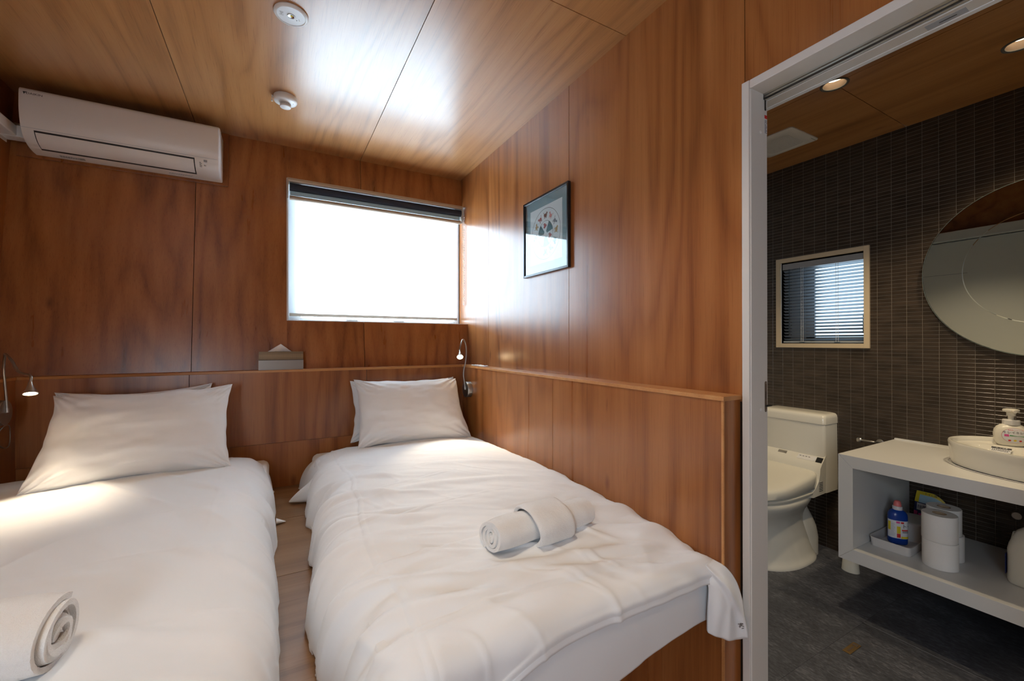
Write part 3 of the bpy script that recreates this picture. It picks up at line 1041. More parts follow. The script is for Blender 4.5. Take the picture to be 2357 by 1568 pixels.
def duvet_right():
    nA, nB = 250, 400
    s_, run, drop = drape(1.245, .82, .30, 82, nA)
    drop = np.minimum(drop, .226)
    head, foot = 2.735, .826
    tB = np.linspace(0, 1, nB)
    A = np.repeat(s_[None], nB, 0)
    X = XH - .006 - np.repeat(run[None], nB, 0)
    D = np.repeat(drop[None], nB, 0)
    # length of the lip that hangs over the foot edge, longer towards the aisle corner
    lip = .044 + .17 * sstep(.55, .16, XH - .006 - run)
    Lb = (head - foot) + lip
    B = tB[:, None] * Lb[None, :]
    over = B - (head - foot - .030)
    th = R(86) * sstep(0, .060, over)
    dB = np.gradient(B, axis=0)
    Yr = np.cumsum(np.cos(th) * dB, axis=0)
    Dz = np.cumsum(np.sin(th) * dB, axis=0)
    Y = head - Yr
    # heights measured along the wainscot, a soft crown over the bed
    yk = np.array([.75, .81, .96, 1.2, 1.43, 1.69, 2.13, 2.55, 2.75])
    zk = np.array([.590, .594, .606, .619, .640, .645, .634, .622, .600])
    Z = np.interp(Y, yk, zk)
    u = np.clip((XH - X) / .95, 0, 1)
    Z = Z + .022 * np.sin(np.pi * np.clip(u * 1.05, 0, 1)) * sstep(.80, 1.15, Y)
    Z = Z - .05 * sstep(.10, .0, B) * (1 - .3 * u)
    Z = Z - D - Dz
    Z -= .020 * np.exp(-((X - XH) / .03) ** 2)
    # drapery on the aisle side leans out in soft folds
    side = sstep(.62, .98, A)
    X = X - .030 * side * vnoise(Y * 3.1 + 2.2, Y * 0 + .4, 3) - .014 * side * vnoise(Y * 8.3, A * 2.0, 4)
    X = X - .028 * side * np.exp(-((Y - 1.33) / .34) ** 2) + .020 * side * np.exp(-((Y - 2.0) / .3) ** 2)
    P = np.stack([X, Y, Z], -1)
    h = .010 * fbm(X * 2.3, Y * 2.1, 21, 2)
    q = X * .55 + Y * .83
    r_ = X * .83 - Y * .55
    h += .0095 * fbm(q * 8.0, r_ * 2.0, 31, 3) * (1 - .55 * sstep(1.2, 1.9, Y))
    h += .0065 * fbm(X * 3.0, Y * 10.0, 41, 3) * sstep(1.9, 1.1, Y)
    h += .010 * side * fbm(A * 2.2 + Y * 2.0, Y * 7.0, 51, 3)
    wr = 1 - np.abs(vnoise(q * 7.0 + .6 * vnoise(r_ * 3, q, 66), r_ * 1.7, 61))
    h += .010 * wr ** 6 * (sstep(.7, .15, X) + .6 * sstep(1.5, 1.0, Y)) * .8
    for (x0, y0, x1, y1, w, amp) in (
            (.14, 2.05, .46, 1.86, .022, .010), (.13, 1.86, .40, 1.66, .026, .012), (.12, 1.62, .44, 1.40, .030, .014),
            (.11, 1.40, .40, 1.22, .028, .013), (.11, 1.20, .42, 1.04, .030, .013), (.16, 1.02, .50, .92, .026, .010),
            (.55, 1.02, 1.05, .93, .022, .010), (.70, 1.30, 1.14, 1.16, .022, .008), (.80, 1.13, 1.14, 1.02, .020, .009),
            (.62, .93, 1.0, .90, .016, .007), (.45, 1.70, .95, 1.58, .030, .006), (.60, 1.95, 1.08, 1.76, .032, .006),
            (.15, 2.30, .36, 2.12, .024, .010), (.13, 2.45, .34, 2.34, .022, .009), (.50, 2.25, 1.0, 2.10, .03, .004)):
        h += 1.35 * amp * seg_ridge(X, Y, x0, y0, x1, y1, w)
        h -= .7 * amp * seg_ridge(X + .03, Y - .045, x0, y0, x1, y1, w)
    for sd, fq, am in ((81, 6.0, .0055), (85, 11.0, .0032)):
        w2 = 1 - np.abs(vnoise(q * fq + .8 * vnoise(r_ * 4, q * 2, sd + 1), r_ * fq * .22, sd))
        h += am * w2 ** 9 * (.35 + .65 * np.maximum(sstep(.75, .2, X), sstep(1.6, 1.0, Y)))
    # pressed fold lines of the cover
    wob = .006 * vnoise(Y * 4, Y * 0, 71)
    h += .0032 * ridge(A - (.885 + wob), .0040) - .0014 * ridge(A - (.896 + wob), .008)
    for yc, sl in ((1.777, .02), (1.495, .04), (1.206, .05), (.925, .05)):
        d_ = Y - yc - sl * (.28 - X) - .008 * vnoise(X * 5, X * 0, 77)
        h += (.0030 * ridge(d_, .0045) - .0015 * ridge(d_ - .012, .008)) * sstep(.95, .55, X)
    # hem along the foot
    edge = lip[None, :] + (head - foot) - B
    h += .004 * ridge(edge - .026, .004) + .003 * ridge(edge, .010)
    P = displace(P, h)
    P[..., 2] = np.maximum(P[..., 2], ZP + .004)
    P[..., 0] = np.minimum(P[..., 0], XH - .003)
    t = thing('duvet', 'rumpled white duvet on the bed beside the right wall', 'duvet', (.65, 1.8, .6))
    o_ = obj('cover', MB().grid(P, True), 'linen', t, smooth=75)
    md = o_.modifiers.new('thick', 'SOLIDIFY'); md.thickness = .010; md.offset = -1
    # corner that slips off the bed past the wainscot end
    nu, nv = 34, 46
    re_ = spline([(1.146, .818, .598), (1.165, .790, .583), (1.188, .773, .545), (1.2035, .764, .490), (1.2065, .761, .445), (1.2165, .755, .374)], nv)
    P = np.zeros((nv, nu, 3))
    for i in range(nv):
        v = i / (nv - 1)
        lf = Vector((1.092 + .010 * min(1, v * 3), .822 - .020 * min(1, v * 4), .590 + (.400 - .590) * v))
        for j in range(nu):
            u = j / (nu - 1)
            p = lf.lerp(re_[i], u)
            b_ = math.sin(math.pi * u) * math.sin(math.pi * min(1, v * .85 + .12))
            fold = math.exp(-((u - .32 - .75 * v) / .10) ** 2) - .7 * math.exp(-((u - .16 - .75 * v) / .12) ** 2)
            fold += .6 * math.exp(-((u - .75 + .3 * v) / .09) ** 2) * v + .25 * math.sin(u * 17 + v * 5) * v
            d_ = .018 * b_ + .0075 * fold
            P[i, j] = (p.x - .5 * d_, p.y - .86 * d_, p.z - .010 * math.sin(math.pi * u) * v)
    fl = obj('hanging_corner', MB().grid(P, True), 'linen', t, smooth=80)
    md = fl.modifiers.new('thick', 'SOLIDIFY'); md.thickness = .012; md.offset = -1
    return t
dv_r = duvet_right()

def duvet_left():
    nA, nB = 230, 400
    s_, run, drop = drape(1.235, .84, .28, 84, nA)
    drop = np.minimum(drop, .226)
    head, foot = 2.735, .45
    A = np.repeat(s_[None], nB, 0)
    B = np.repeat(np.linspace(0, head - foot, nB)[:, None], nA, 1)
    X = XLH + .006 + np.repeat(run[None], nB, 0)
    D = np.repeat(drop[None], nB, 0)
    Y = head - B
    u = np.clip((X - XLH) / .95, 0, 1)
    Z = .636 + .016 * np.sin(np.pi * np.clip(u * 1.05, 0, 1)) - .05 * sstep(.09, 0, B) - D
    side = sstep(.66, 1.0, A)
    X = X + .018 * side * vnoise(Y * 2.2 + 4.2, Y * 0 + .4, 103) + .008 * side * vnoise(Y * 7.0, A * 2, 104) + .010 * side * sstep(2.4, 1.2, Y)
    P = np.stack([X, Y, Z], -1)
    h = .008 * fbm(X * 2.2, Y * 1.9, 121, 2)
    q = X * .8 + Y * .6
    r_ = X * .6 - Y * .8
    h += .0050 * fbm(q * 8.0, r_ * 1.8, 131, 3)
    h += .006 * side * fbm(A * 2.0 + Y * 2.0, Y * 6.0, 151, 3)
    wr = 1 - np.abs(vnoise(q * 5.0, r_ * 1.5, 161))
    h += .006 * wr ** 7
    for (x0, y0, x1, y1, w, amp) in ((-.30, 2.20, -.05, 1.9, .018, .007), (-.40, 1.2, .02, 1.02, .022, .007), (-.55, 1.0, -.02, .95, .02, .006),
                                     (-.75, 1.55, -.35, 1.45, .02, .005), (-.25, 1.55, .0, 1.30, .018, .006), (-.20, 2.45, .0, 2.2, .02, .007)):
        h += amp * seg_ridge(X, Y, x0, y0, x1, y1, w)
    wob = .006 * vnoise(Y * 4, Y * 0, 171)
    h += .0014 * ridge(A - (.845 + wob), .0045) * sstep(1.3, 2.0, Y)
    for yc in (1.9, 1.55, 1.18):
        d_ = Y - yc - .03 * X - .006 * vnoise(X * 5, X * 0, 177)
        h += .0022 * ridge(d_, .005) * sstep(-.75, -.35, X)
    P = displace(P, h)
    P[..., 2] = np.maximum(P[..., 2], ZP + .004)
    P[..., 0] = np.maximum(P[..., 0], XLH + .003)
    t = thing('duvet', 'smooth white duvet on the bed at the left edge', 'duvet', (-.5, 1.6, .6))
    o_ = obj('cover', MB().grid(P), 'linen', t, smooth=75)
    md = o_.modifiers.new('thick', 'SOLIDIFY'); md.thickness = .010; md.offset = -1
    return t
dv_l = duvet_left()

# the two duvet tips that poke into the aisle beside the headboard
rings = []
for i in range(16):
    k = i / 15
    c = Vector((.185, 2.46, .485)).lerp(Vector((.058, 2.49, .418)), k)
    w_, h_ = .055 * (1 - k) ** .8 + .004, .060 * (1 - k) ** .9 + .003
    ring = []
    for j in range(24):
        a = 2 * math.pi * j / 24
        f_ = 1 + .14 * math.sin(3 * a + 3 * k)
        ring.append((c.x, c.y + w_ * math.cos(a) * f_, max(c.z + h_ * math.sin(a) * f_, ZP + .003)))
    rings.append(ring)
obj('corner_tip', MB().rings(rings), 'linen', dv_r, smooth=80)
rings = []
for i in range(10):
    k = i / 9
    c = Vector((.000, 2.24, .422)).lerp(Vector((.040, 2.25, .409)), k)
    w_ = .018 * (1 - k) + .002
    rings.append([(c.x, c.y + w_ * math.cos(2 * math.pi * j / 12), max(c.z + .6 * w_ * math.sin(2 * math.pi * j / 12), ZP + .002)) for j in range(12)])
obj('corner_tip', MB().rings(rings), 'linen', dv_l, smooth=80)
# small printed mark on the hanging corner
g = MB()
for (x0, z0, x1, z1) in ((0, .006, .012, .008), (.004, -.004, .010, .010), (.007, .010, .003, -.002), (.008, -.006, .013, -.004), (.006, .003, .013, .001)):
    g.tube([(1.181 + x0, .7630 - x0 * .8, .418 + z0), (1.181 + x1, .7630 - x1 * .8, .418 + z1)], .0007, 5)
obj('printed_mark', g, 'ink', dv_r)

# ------------------------------------------------------------------ pillows
def pillow(name, label, W, H, T, loc, rot, seed, shear=(0, 0), group=None):
    n, m_ = 84, 60
    u = np.linspace(-1, 1, n); v = np.linspace(-1, 1, m_)
    U, V = np.meshgrid(u, v)
    # denser towards the rim
    U = np.sin(U * np.pi / 2); V = np.sin(V * np.pi / 2)
    pin = .07
    X = W / 2 * U * (1 - pin * (1 - V ** 2) ** 1.0 * np.abs(U) ** 2)
    Yy = H / 2 * V * (1 - pin * 1.55 * (1 - U ** 2) * np.abs(V) ** 2)
    base = (np.clip(1 - np.abs(U) ** 3.2, 0, 1) * np.clip(1 - np.abs(V) ** 2.8, 0, 1)) ** .47
    belly = 1 + .16 * (-V) * .6
    th = T / 2 * base * belly
    cr = np.maximum(np.abs(U), 0) ** 6
    rad = np.arctan2(np.abs(V) - 1.15, np.abs(U) - 1.15)
    wr = .007 * np.sin(rad * 26 + seed) * np.exp(-((np.hypot(np.abs(U) - 1, np.abs(V) - 1)) / .42) ** 2)
    wr = wr + .0055 * fbm(U * 2.4 + seed, V * 5.0, seed, 3) * np.clip(base * 1.5, 0, 1) + .004 * fbm(U * 9, V * 2 + seed, seed + 3, 2) * cr
    wr += .003 * np.exp(-((U + .62 + .03 * V) / .012) ** 2) * base      # stitched hem line
    sg = fbm(U * 3 + seed, V * 3, seed + 9, 2)
    X = X + .004 * sg * np.abs(U) ** 4
    Yy = Yy + .006 * sg * np.abs(V) ** 4
    X = X + shear[0] * ((V + 1) / 2) * (1 - U) / 2 - shear[1] * ((V + 1) / 2) * (1 + U) / 2
    rim = 1 - np.clip(np.minimum(1 - np.abs(U), 1 - np.abs(V)) * 40, 0, 1)
    front = np.stack([X, Yy, th + wr * (1 - rim) + .0012], -1)
    back = np.stack([X, Yy, -th * .8 + wr * (1 - rim) * .5 - .0012], -1)
    g = MB()
    g.grid(front); g.grid(back, True)
    for side in ((0, slice(None)), (-1, slice(None)), (slice(None), 0), (slice(None), -1)):
        a, b2 = front[side], back[side]
        g.grid(np.stack([a, b2], 0))
    t = thing(name, label, 'pillow', loc, group)
    o_ = obj('pillowcase', g, 'linen_pillow', t, smooth=70, local=True)
    o_.rotation_euler = rot
    return t

pillow('pillow', 'large white pillow leaning at the head of the left bed', .72, .43, .17, (-.555, 2.525, .826), (R(66), R(-.5), R(4)), 3, (.075, .0))
pillow('pillow', 'white pillow mostly hidden behind the large left pillow', .60, .40, .075, (-.595, 2.735, .822), (R(85), R(-1.5), R(1)), 8)
pillow('pillow', 'white pillow leaning in the right corner of the back wall', .70, .415, .16, (.762, 2.615, .822), (R(68), R(1.0), R(-1)), 5, (-.01, .055))
pillow('pillow', 'white pillow peeking out behind the corner pillow', .68, .37, .075, (.738, 2.752, .825), (R(82), R(0), R(0)), 12)

# ------------------------------------------------------------------ rolled towels
def towel(label, loc, rz, length, rad, seed, band, flat=.82, spin=0.0, turns=3.3):
    t = thing('bath_towel', label, 'towel', loc, 'rolled bath towels on the duvets', rot=(0, 0, rz))
    n = 150
    th = .0125
    tt = np.linspace(0, 1, n)
    ang = -tt * turns * 2 * np.pi + spin
    rr = .010 + (rad - .010) * tt ** .92
    rr = rr * (1 + .06 * np.sin(ang * 2 + seed) + .03 * np.sin(ang * 3 + 2 * seed))
    def strip(x, k):
        j = .0028 * np.sin(tt * 19 + k * 2.1 + seed) + .0015 * np.sin(tt * 47 + 5 * k)
        ro, ri = rr + j, rr + j - th
        oy, oz = ro * np.cos(ang), ro * np.sin(ang) * flat
        iy, iz = ri * np.cos(ang), ri * np.sin(ang) * flat
        return oy, oz, iy, iz
    mS = 44
    rings = []
    for i in range(mS):
        k = i / (mS - 1)
        x = -length / 2 + length * k
        oy, oz, iy, iz = strip(x, k * 3)
        e = abs(k - .5) * 2
        sc_ = 1 - .07 * max(0, e - .8) / .2 + (.02 * math.sin(k * 9 + seed))
        xo = x + .006 * np.sin(tt * 23 + seed) * (1 if e > .98 else 0) + np.sign(k - .5) * .010 * (1 - tt) * 0
        ring = [(xo[j] if hasattr(xo, '__len__') else x, oy[j] * sc_, oz[j] * sc_) for j in range(n)]
        ring += [(xo[j] if hasattr(xo, '__len__') else x, iy[j] * sc_, iz[j] * sc_) for j in range(n - 1, -1, -1)]
        rings.append(ring)
    g = MB()
    g.rings(rings, False, False)
    N_ = 2 * n
    base = 0
    for end, off in ((0, 0), (mS - 1, (mS - 1) * N_)):
        for j in range(n - 1):
            q = (off + j, off + j + 1, off + N_ - 2 - j, off + N_ - 1 - j)
            g.f.append(q if end else q[::-1])
    zmin = min(p[2] for p in g.v)
    g.v = [(p[0], p[1], p[2] - zmin) for p in g.v]
    o_ = obj('rolled_layers', g, 'terry', t, smooth=60, local=True)
    if band:
        x0, x1 = band
        R_ = rad + .006
        rings = []
        prof = [(x0, -.004), (x0 - .006, .002), (x0 - .004, .009), (x0 + .010, .011)] + [(x0 + (x1 - x0) * q, .0115 + .002 * math.sin(q * 6)) for q in (.2, .35, .5, .65, .8)] + [(x1 - .012, .011), (x1 - .002, .008), (x1 + .001, .002), (x1, -.004)]
        for (x, dr) in prof:
            ring = []
            for j in range(72):
                a = 2 * math.pi * j / 72
                r_ = (R_ + dr) * (1 + .035 * math.sin(2 * a + seed) + .018 * math.sin(5 * a + x * 30))
                ring.append((x + .004 * math.sin(a * 2 + seed), r_ * math.cos(a), max(r_ * math.sin(a) * flat - zmin, .001)))
            rings.append(ring)
        obj('wrapped_band', MB().rings(rings, False, False), 'terry', t, smooth=70, local=True)
    return t
towel('rolled white towel with a wrapped band on the right duvet', (.728, 1.120, .640), R(4), .365, .061, 1.0, (-.055, .075), spin=.8)
towel('rolled white towel at the lower left on the left duvet', (-.538, 1.105, .648), R(-4), .38, .082, 2.3, None, flat=.88, spin=2.2, turns=5.2)
# ------------------------------------------------------------------ air conditioner
AX0, AX1 = -1.050, -.278
t = thing('air_conditioner', 'white wall air conditioner at the upper left', 'air conditioner', (-.66, 3.0, 2.18))
prof = [(3.030, 2.446), (2.862, 2.448), (2.842, 2.441), (2.833, 2.425), (2.831, 2.37), (2.834, 2.325), (2.843, 2.280), (2.860, 2.243), (2.886, 2.214), (2.925, 2.196), (2.965, 2.188), (3.004, 2.186)]
pr = spline([(0, a, b2) for a, b2 in prof[2:]], 180)
pr = [(p.y, p.z) for p in pr]
pl_ = [prof[0], prof[1]] + pr
def ac_at(z):
    for (ya, za), (yb, zb) in zip(pr[:-1], pr[1:]):
        if zb <= z <= za:
            k = (za - z) / max(za - zb, 1e-9)
            return ya + (yb - ya) * k
    return pr[-1][0]
body = obj('body', MB().rings([[(x, a, b2) for a, b2 in pl_] for x in (AX0, AX1 - .008)], True, False), 'ac_white', t, smooth=40)
rings = [[(x, 2.95 + (a - 2.95) * s_, 2.32 + (b2 - 2.32) * s_) for a, b2 in pl_] for x, s_ in ((AX1 - .008, 1.0), (AX1 - .003, .993), (AX1, .965))]
obj('end_cap', MB().rings(rings, False, True), 'ac_side', t, smooth=50)
# louver flap framed by a dark gap
def strip_on(x0, x1, pts, off, th_):
    """a sheet that follows the front profile points, pushed outward"""
    rr = []
    for x in (x0, x1):
        a = []
        for i, (yy, zz) in enumerate(pts):
            j0, j1 = pts[max(i - 1, 0)], pts[min(i + 1, len(pts) - 1)]
            ny, nz = -(j1[1] - j0[1]), (j1[0] - j0[0])
            L = math.hypot(ny, nz)
            ny, nz = ny / L, nz / L
            if nz > 0: ny, nz = -ny, -nz
            a.append(((x, yy + ny * (off + th_), zz + nz * (off + th_)), (x, yy + ny * off, zz + nz * off)))
        rr.append([p[0] for p in a] + [p[1] for p in a][::-1])
    return MB().rings(rr)
fp = [p for p in pr if 2.1925 <= p[1] <= 2.2545]
obj('flap_gap', strip_on(-1.008, -.392, fp, -.0006, .0012), 'black', t)
fp2 = [p for p in pr if 2.1965 <= p[1] <= 2.2485]
obj('louver_flap', strip_on(-1.004, -.397, fp2, .0008, .0022), 'ac_white', t, smooth=40)
y1 = ac_at(2.262)
box('front_seam', AX0 + .001, AX1 - .009, y1 - .0008, y1 + .001, 2.2615, 2.2625, 'sticker_grey', t)
# maker's mark, upper left of the front panel
y_ = 2.8308
text('maker_lettering', 'DAIKIN', .0135, 'ink', t, frame_matrix((-.998, y_ - .0006, 2.4150), (1, 0, 0), (0, 0, 1)), sx=1.25)
g = MB().prism([(-1.036, y_ - .0006, 2.4205), (-1.0275, y_ - .0006, 2.4210), (-1.0325, y_ - .0006, 2.4085)], (0, .0008, 0))
g.prism([(-1.0270, y_ - .0006, 2.4210), (-1.0225, y_ - .0006, 2.4212), (-1.0285, y_ - .0006, 2.4150)], (0, .0008, 0))
obj('maker_mark', g, 'ink', t)
# status display and small print, lower right
def patch(x0, x1, z0, z1, m, name):
    yy0, yy1 = ac_at(z0), ac_at(z1)
    o1 = .0012
    return obj(name, MB().hexa([(x0, yy0 - o1, z0 - o1), (x1, yy0 - o1, z0 - o1), (x1, yy0, z0), (x0, yy0, z0)],
                               [(x0, yy1 - o1, z1 - o1), (x1, yy1 - o1, z1 - o1), (x1, yy1, z1), (x0, yy1, z1)]), m, t)
patch(-.352, -.336, 2.243, 2.252, 'grey_plastic', 'display')
patch(-.350, -.338, 2.234, 2.2405, 'label_white', 'sensor')
for k in range(6):
    patch(-.352 + .0035 * (k % 3), -.3502 + .0035 * (k % 3), 2.228 - .003 * (k // 3), 2.2296 - .003 * (k // 3), 'ink', 'status_print')
for k in range(5):
    patch(-.372, -.372 + random.uniform(.006, .012), 2.238 - .0045 * k, 2.2392 - .0045 * k, 'ink', 'status_print')
def under(x0, x1, y0, y1, m, name):
    z0 = 2.186 + (2.975 - y0) * 0 + .0
    pa = [p for p in pr]
    def zat(y):
        for (ya, za), (yb, zb) in zip(pr[:-1], pr[1:]):
            if ya <= y <= yb and za > zb:
                return za + (zb - za) * (y - ya) / max(yb - ya, 1e-9)
        return pr[-1][1]
    return obj(name, MB().hexa([(x0, y0, zat(y0) - .0012), (x1, y0, zat(y0) - .0012), (x1, y1, zat(y1) - .0012), (x0, y1, zat(y1) - .0012)],
                               [(x0, y0, zat(y0)), (x1, y0, zat(y0)), (x1, y1, zat(y1)), (x0, y1, zat(y1))]), m, t)
for r_ in range(3):
    x = -.955
    while x < -.885:
        w_ = random.uniform(.004, .010)
        under(x, x + w_, 2.962 + r_ * .007, 2.965 + r_ * .007, 'grey_plastic', 'fine_print')
        x += w_ + .002
under(-.880, -.862, 2.960, 2.978, 'grey_plastic', 'fine_print')
for r_ in range(2):
    x = -.52
    while x < -.42:
        w_ = random.uniform(.005, .012)
        under(x, x + w_, 2.962 + r_ * .008, 2.965 + r_ * .008, 'sticker_grey', 'fine_print')
        x += w_ + .0025
# timber backing board for the unit, fixed to the wall
bb = tag(lean_panel(-1.125, -.253, 2.172, 2.4995, None, name='mounting_board'), 'dark plywood board behind the air conditioner', 'board')
bb.data.transform(Matrix.Translation((0, -.0135, 0)))
# white trunking that carries the pipes into the left corner
t = thing('pipe_trunking', 'white plastic pipe trunking at the left end of the air conditioner', 'trunking', (-1.1, 2.9, 2.2))
box('elbow', -1.1485, -1.046, 2.925, 2.992, 2.235, 2.292, 'white_plastic', t, bev=.005)
box('joint_sleeve', -1.075, -1.062, 2.922, 2.994, 2.232, 2.295, 'white_plastic', t, bev=.002)
box('straight_cover', -1.1485, -1.090, 1.60, 2.930, 2.238, 2.289, 'white_plastic', t, bev=.006)
box('base_plate', -1.1495, -1.1475, 1.60, 2.990, 2.222, 2.305, 'white_plastic', t)
obj('wire_nub', MB().tube(spline([(-1.128, 2.985, 2.292), (-1.118, 2.97, 2.305), (-1.095, 2.96, 2.304), (-1.075, 2.975, 2.292)], 12), .008, 8), 'label_pink', t, smooth=True)
t.children[-1].data.materials[0] = MATS['beige_frame']

# ------------------------------------------------------------------ ceiling fittings
t = thing('emergency_light', 'round white emergency light with a small lens on the ceiling', 'ceiling light', (.047, 1.818, ZC))
c = (.047, 1.818, 0)
obj('rim', MB().lathe([(.0585, ZC), (.0600, ZC - .004), (.0570, ZC - .0085), (.050, ZC - .0105), (.0485, ZC - .0085)], c, 'z', 56, True, False), 'white_plastic', t, smooth=50)
obj('face_plate', MB().lathe([(.0485, ZC - .0075), (.0485, ZC - .0088), (.0, ZC - .0090)], c, 'z', 56, False, False), 'ac_side', t, smooth=30)
ln = obj('lens_ring', MB().lathe([(.0135, ZC - .0088), (.0130, ZC - .0112), (.0112, ZC - .0112), (.0095, ZC - .0080)], c, 'z', 32, False, False), 'steel_brushed', t, smooth=60)
obj('reflector', MB().lathe([(.0105, ZC - .0100), (.0050, ZC - .0094), (.0, ZC - .0093)], c, 'z', 28, False, False), 'chrome', t, smooth=60)
obj('led_chip', MB().lathe([(.0048, ZC - .0095), (.0040, ZC - .0108), (.0, ZC - .0112)], (.048, 1.816, 0), 'z', 20, False, False), 'label_yellow', t, smooth=60)
obj('sensor_dot', MB().lathe([(.0020, ZC - .0088), (.0020, ZC - .0096)], (.0665, 1.832, 0), 'z', 14), 'black', t)
obj('test_button', MB().lathe([(.0026, ZC - .0088), (.0024, ZC - .0100)], (.0755, 1.830, 0), 'z', 14), 'white_plastic', t)
obj('charge_dot', MB().lathe([(.0012, ZC - .0088), (.0012, ZC - .0096)], (.0735, 1.822, 0), 'z', 10), 'tan_bar', t)
g = MB()
for (x, y, w_, h_) in ((0, 0, .013, .0006), (0, .018, .013, .0006), (0, 0, .0006, .0186), (.013, 0, .0006, .0186), (.003, .003, .003, .003), (.008, .003, .003, .004), (.004, .010, .006, .0007), (.003, .013, .007, .0007), (.004, .0075, .004, .0007)):
    g.box(.0075 + x, .0075 + x + w_, 1.808 + y, 1.808 + y + h_, ZC - .0094, ZC - .0088)
obj('rating_mark', g, 'grey_plastic', t)

t = thing('smoke_detector', 'white smoke detector with a stepped round cap on the ceiling', 'detector', (.038, 2.452, ZC))
c = (.038, 2.452, 0)
obj('base', MB().lathe([(.0530, ZC), (.0545, ZC - .003), (.0545, ZC - .020), (.0520, ZC - .0255), (.044, ZC - .030), (.026, ZC - .033)], c, 'z', 48), 'white_plastic', t, smooth=40)
obj('smoke_inlet', MB().lathe([(.0235, ZC - .032), (.0235, ZC - .045)], c, 'z', 40), 'grey_plastic', t, smooth=40)
g = MB()
for k in range(28):
    a = 2 * math.pi * k / 28
    x, y = c[0] + .0240 * math.cos(a), c[1] + .0240 * math.sin(a)
    g.box(x - .0009, x + .0009, y - .0009, y + .0009, ZC - .045, ZC - .032)
for z in (.0362, .0405):
    g.lathe([(.0238, ZC - z), (.0248, ZC - z - .0004), (.0238, ZC - z - .0010)], c, 'z', 32, False, False)
obj('inlet_grille', g, 'white_plastic', t)
obj('cap', MB().lathe([(.0255, ZC - .0448), (.0262, ZC - .0475), (.0245, ZC - .0525), (.0190, ZC - .0545), (.0, ZC - .0552)], c, 'z', 40, False, False), 'white_plastic', t, smooth=45)
obj('indicator', MB().lathe([(.0030, ZC - .0290), (.0026, ZC - .0320)], (.073, 2.440, 0), 'z', 12), 'sticker_grey', t)
g = MB().tube([(-.0215, 2.457, ZC - .001), (-.0220, 2.457, ZC - .030)], .0019, 8)
g.lathe([(.0042, ZC - .034), (.0050, ZC - .030), (.0040, ZC - .026)], (-.0215, 2.457, 0), 'z', 12)
g.box(-.0215, -.010, 2.455, 2.459, ZC - .010, ZC - .006)
obj('pull_tab', g, 'white_plastic', t, smooth=50)

# warm recessed downlights of the bedroom (above the picture)
for k, (x, y) in enumerate(((-.45, .92), (.42, .92), (-.02, -.55))):
    t = thing('bedroom_downlight', ('recessed warm downlight above the left bed foot', 'recessed warm downlight above the right bed foot', 'recessed warm downlight by the entrance')[k], 'downlight', (x, y, ZC), 'warm downlights of the bedroom ceiling')
    obj('trim_ring', MB().lathe([(.040, ZC - .001), (.050, ZC - .001), (.052, ZC - .004), (.046, ZC - .006), (.040, ZC - .003)], (x, y, 0), 'z', 36, False, False), 'white_plastic', t, smooth=50)
    obj('lens', MB().lathe([(.040, ZC - .002), (.0, ZC - .0025)], (x, y, 0), 'z', 28, False, False), 'bulb_warm', t)
    light('SPOT', 'downlight_beam', (x, y, ZC - .012), DOWN_W * (.78, 1.0, .7)[k], (1.0, .85, .66), rot=(0, 0, 0), spot_size=R(112), spot_blend=.7, shadow_soft_size=.045)

# ------------------------------------------------------------------ reading lamps
def reading_lamp(label, face, nx, neck, head, aim, cone, power=1.0):
    """face: centre of the wall contact; nx: +1/-1 normal along x; neck: points; head: tip; aim: lit spot"""
    t = thing('reading_lamp', label, 'lamp', face, 'gooseneck reading lamps beside the pillows')
    fx_, fy_, fz_ = face
    prof = [(.0540, 0), (.0540, .031 * nx), (.0525, .0335 * nx), (.0, .0340 * nx)]
    obj('base', MB().lathe(prof if nx > 0 else prof, (fx_, fy_, fz_), 'x', 56, True, False), 'steel_brushed', t, smooth=45)
    dd_ = (Vector(aim) - Vector(head)).normalized()
    neck = list(neck[:-1]) + [Vector(head) - dd_ * .075, Vector(head) - dd_ * .045]
    pts = spline(neck, 46)
    obj('gooseneck', MB().tube(pts, .0046, 12), 'steel_brushed', t, smooth=60)
    obj('neck_socket', MB().tube([neck[0], Vector(neck[0]).lerp(Vector(neck[1]), .35)], .0064, 14), 'steel', t, smooth=50)
    hd, am = Vector(head), Vector(aim)
    d = (am - hd).normalized()
    end = Vector(neck[-1])
    q = Vector((0, 0, 1)).rotation_difference(d).to_matrix().to_4x4()
    L = .048
    prof = [(.0055, -L), (.0072, -L * .8), (.0125, -L * .45), (.0200, -L * .1), (.0228, 0), (.0222, .0012), (.0198, .0010), (.0188, -.004)]
    me = MB().lathe(prof, (0, 0, 0), 'z', 36, True, False).mesh('lamp_head')
    me.transform(Matrix.Translation(hd) @ q)
    obj('lamp_head', me, 'steel', t, smooth=50)
    me = MB().lathe([(.0188, -.004), (.012, -.0030), (.0, -.0026)], (0, 0, 0), 'z', 28, False, False).mesh('led_lens')
    me.transform(Matrix.Translation(hd) @ q)
    obj('led_lens', me, 'led_warm', t, smooth=50)
    light('SPOT', 'reading_beam', hd + d * .004, READ_W * power, (1.0, .83, .60), target=aim, spot_size=R(cone), spot_blend=.7, shadow_soft_size=.016)
    return t
hdR = (1.072, 2.640, 1.150)
reading_lamp('slim steel reading lamp on the wainscot beside the corner pillow', (XH, 2.685, .925), -1,
             [(1.126, 2.683, .925), (1.122, 2.684, .975), (1.117, 2.688, 1.040), (1.134, 2.690, 1.120), (1.137, 2.686, 1.200), (1.120, 2.672, 1.252), (1.098, 2.660, 1.264), (1.083, 2.650, 1.235), (1.077, 2.645, 1.195)], hdR, (.86, 2.06, .63), 58)
hdL = (-.836, 2.350, 1.0485)
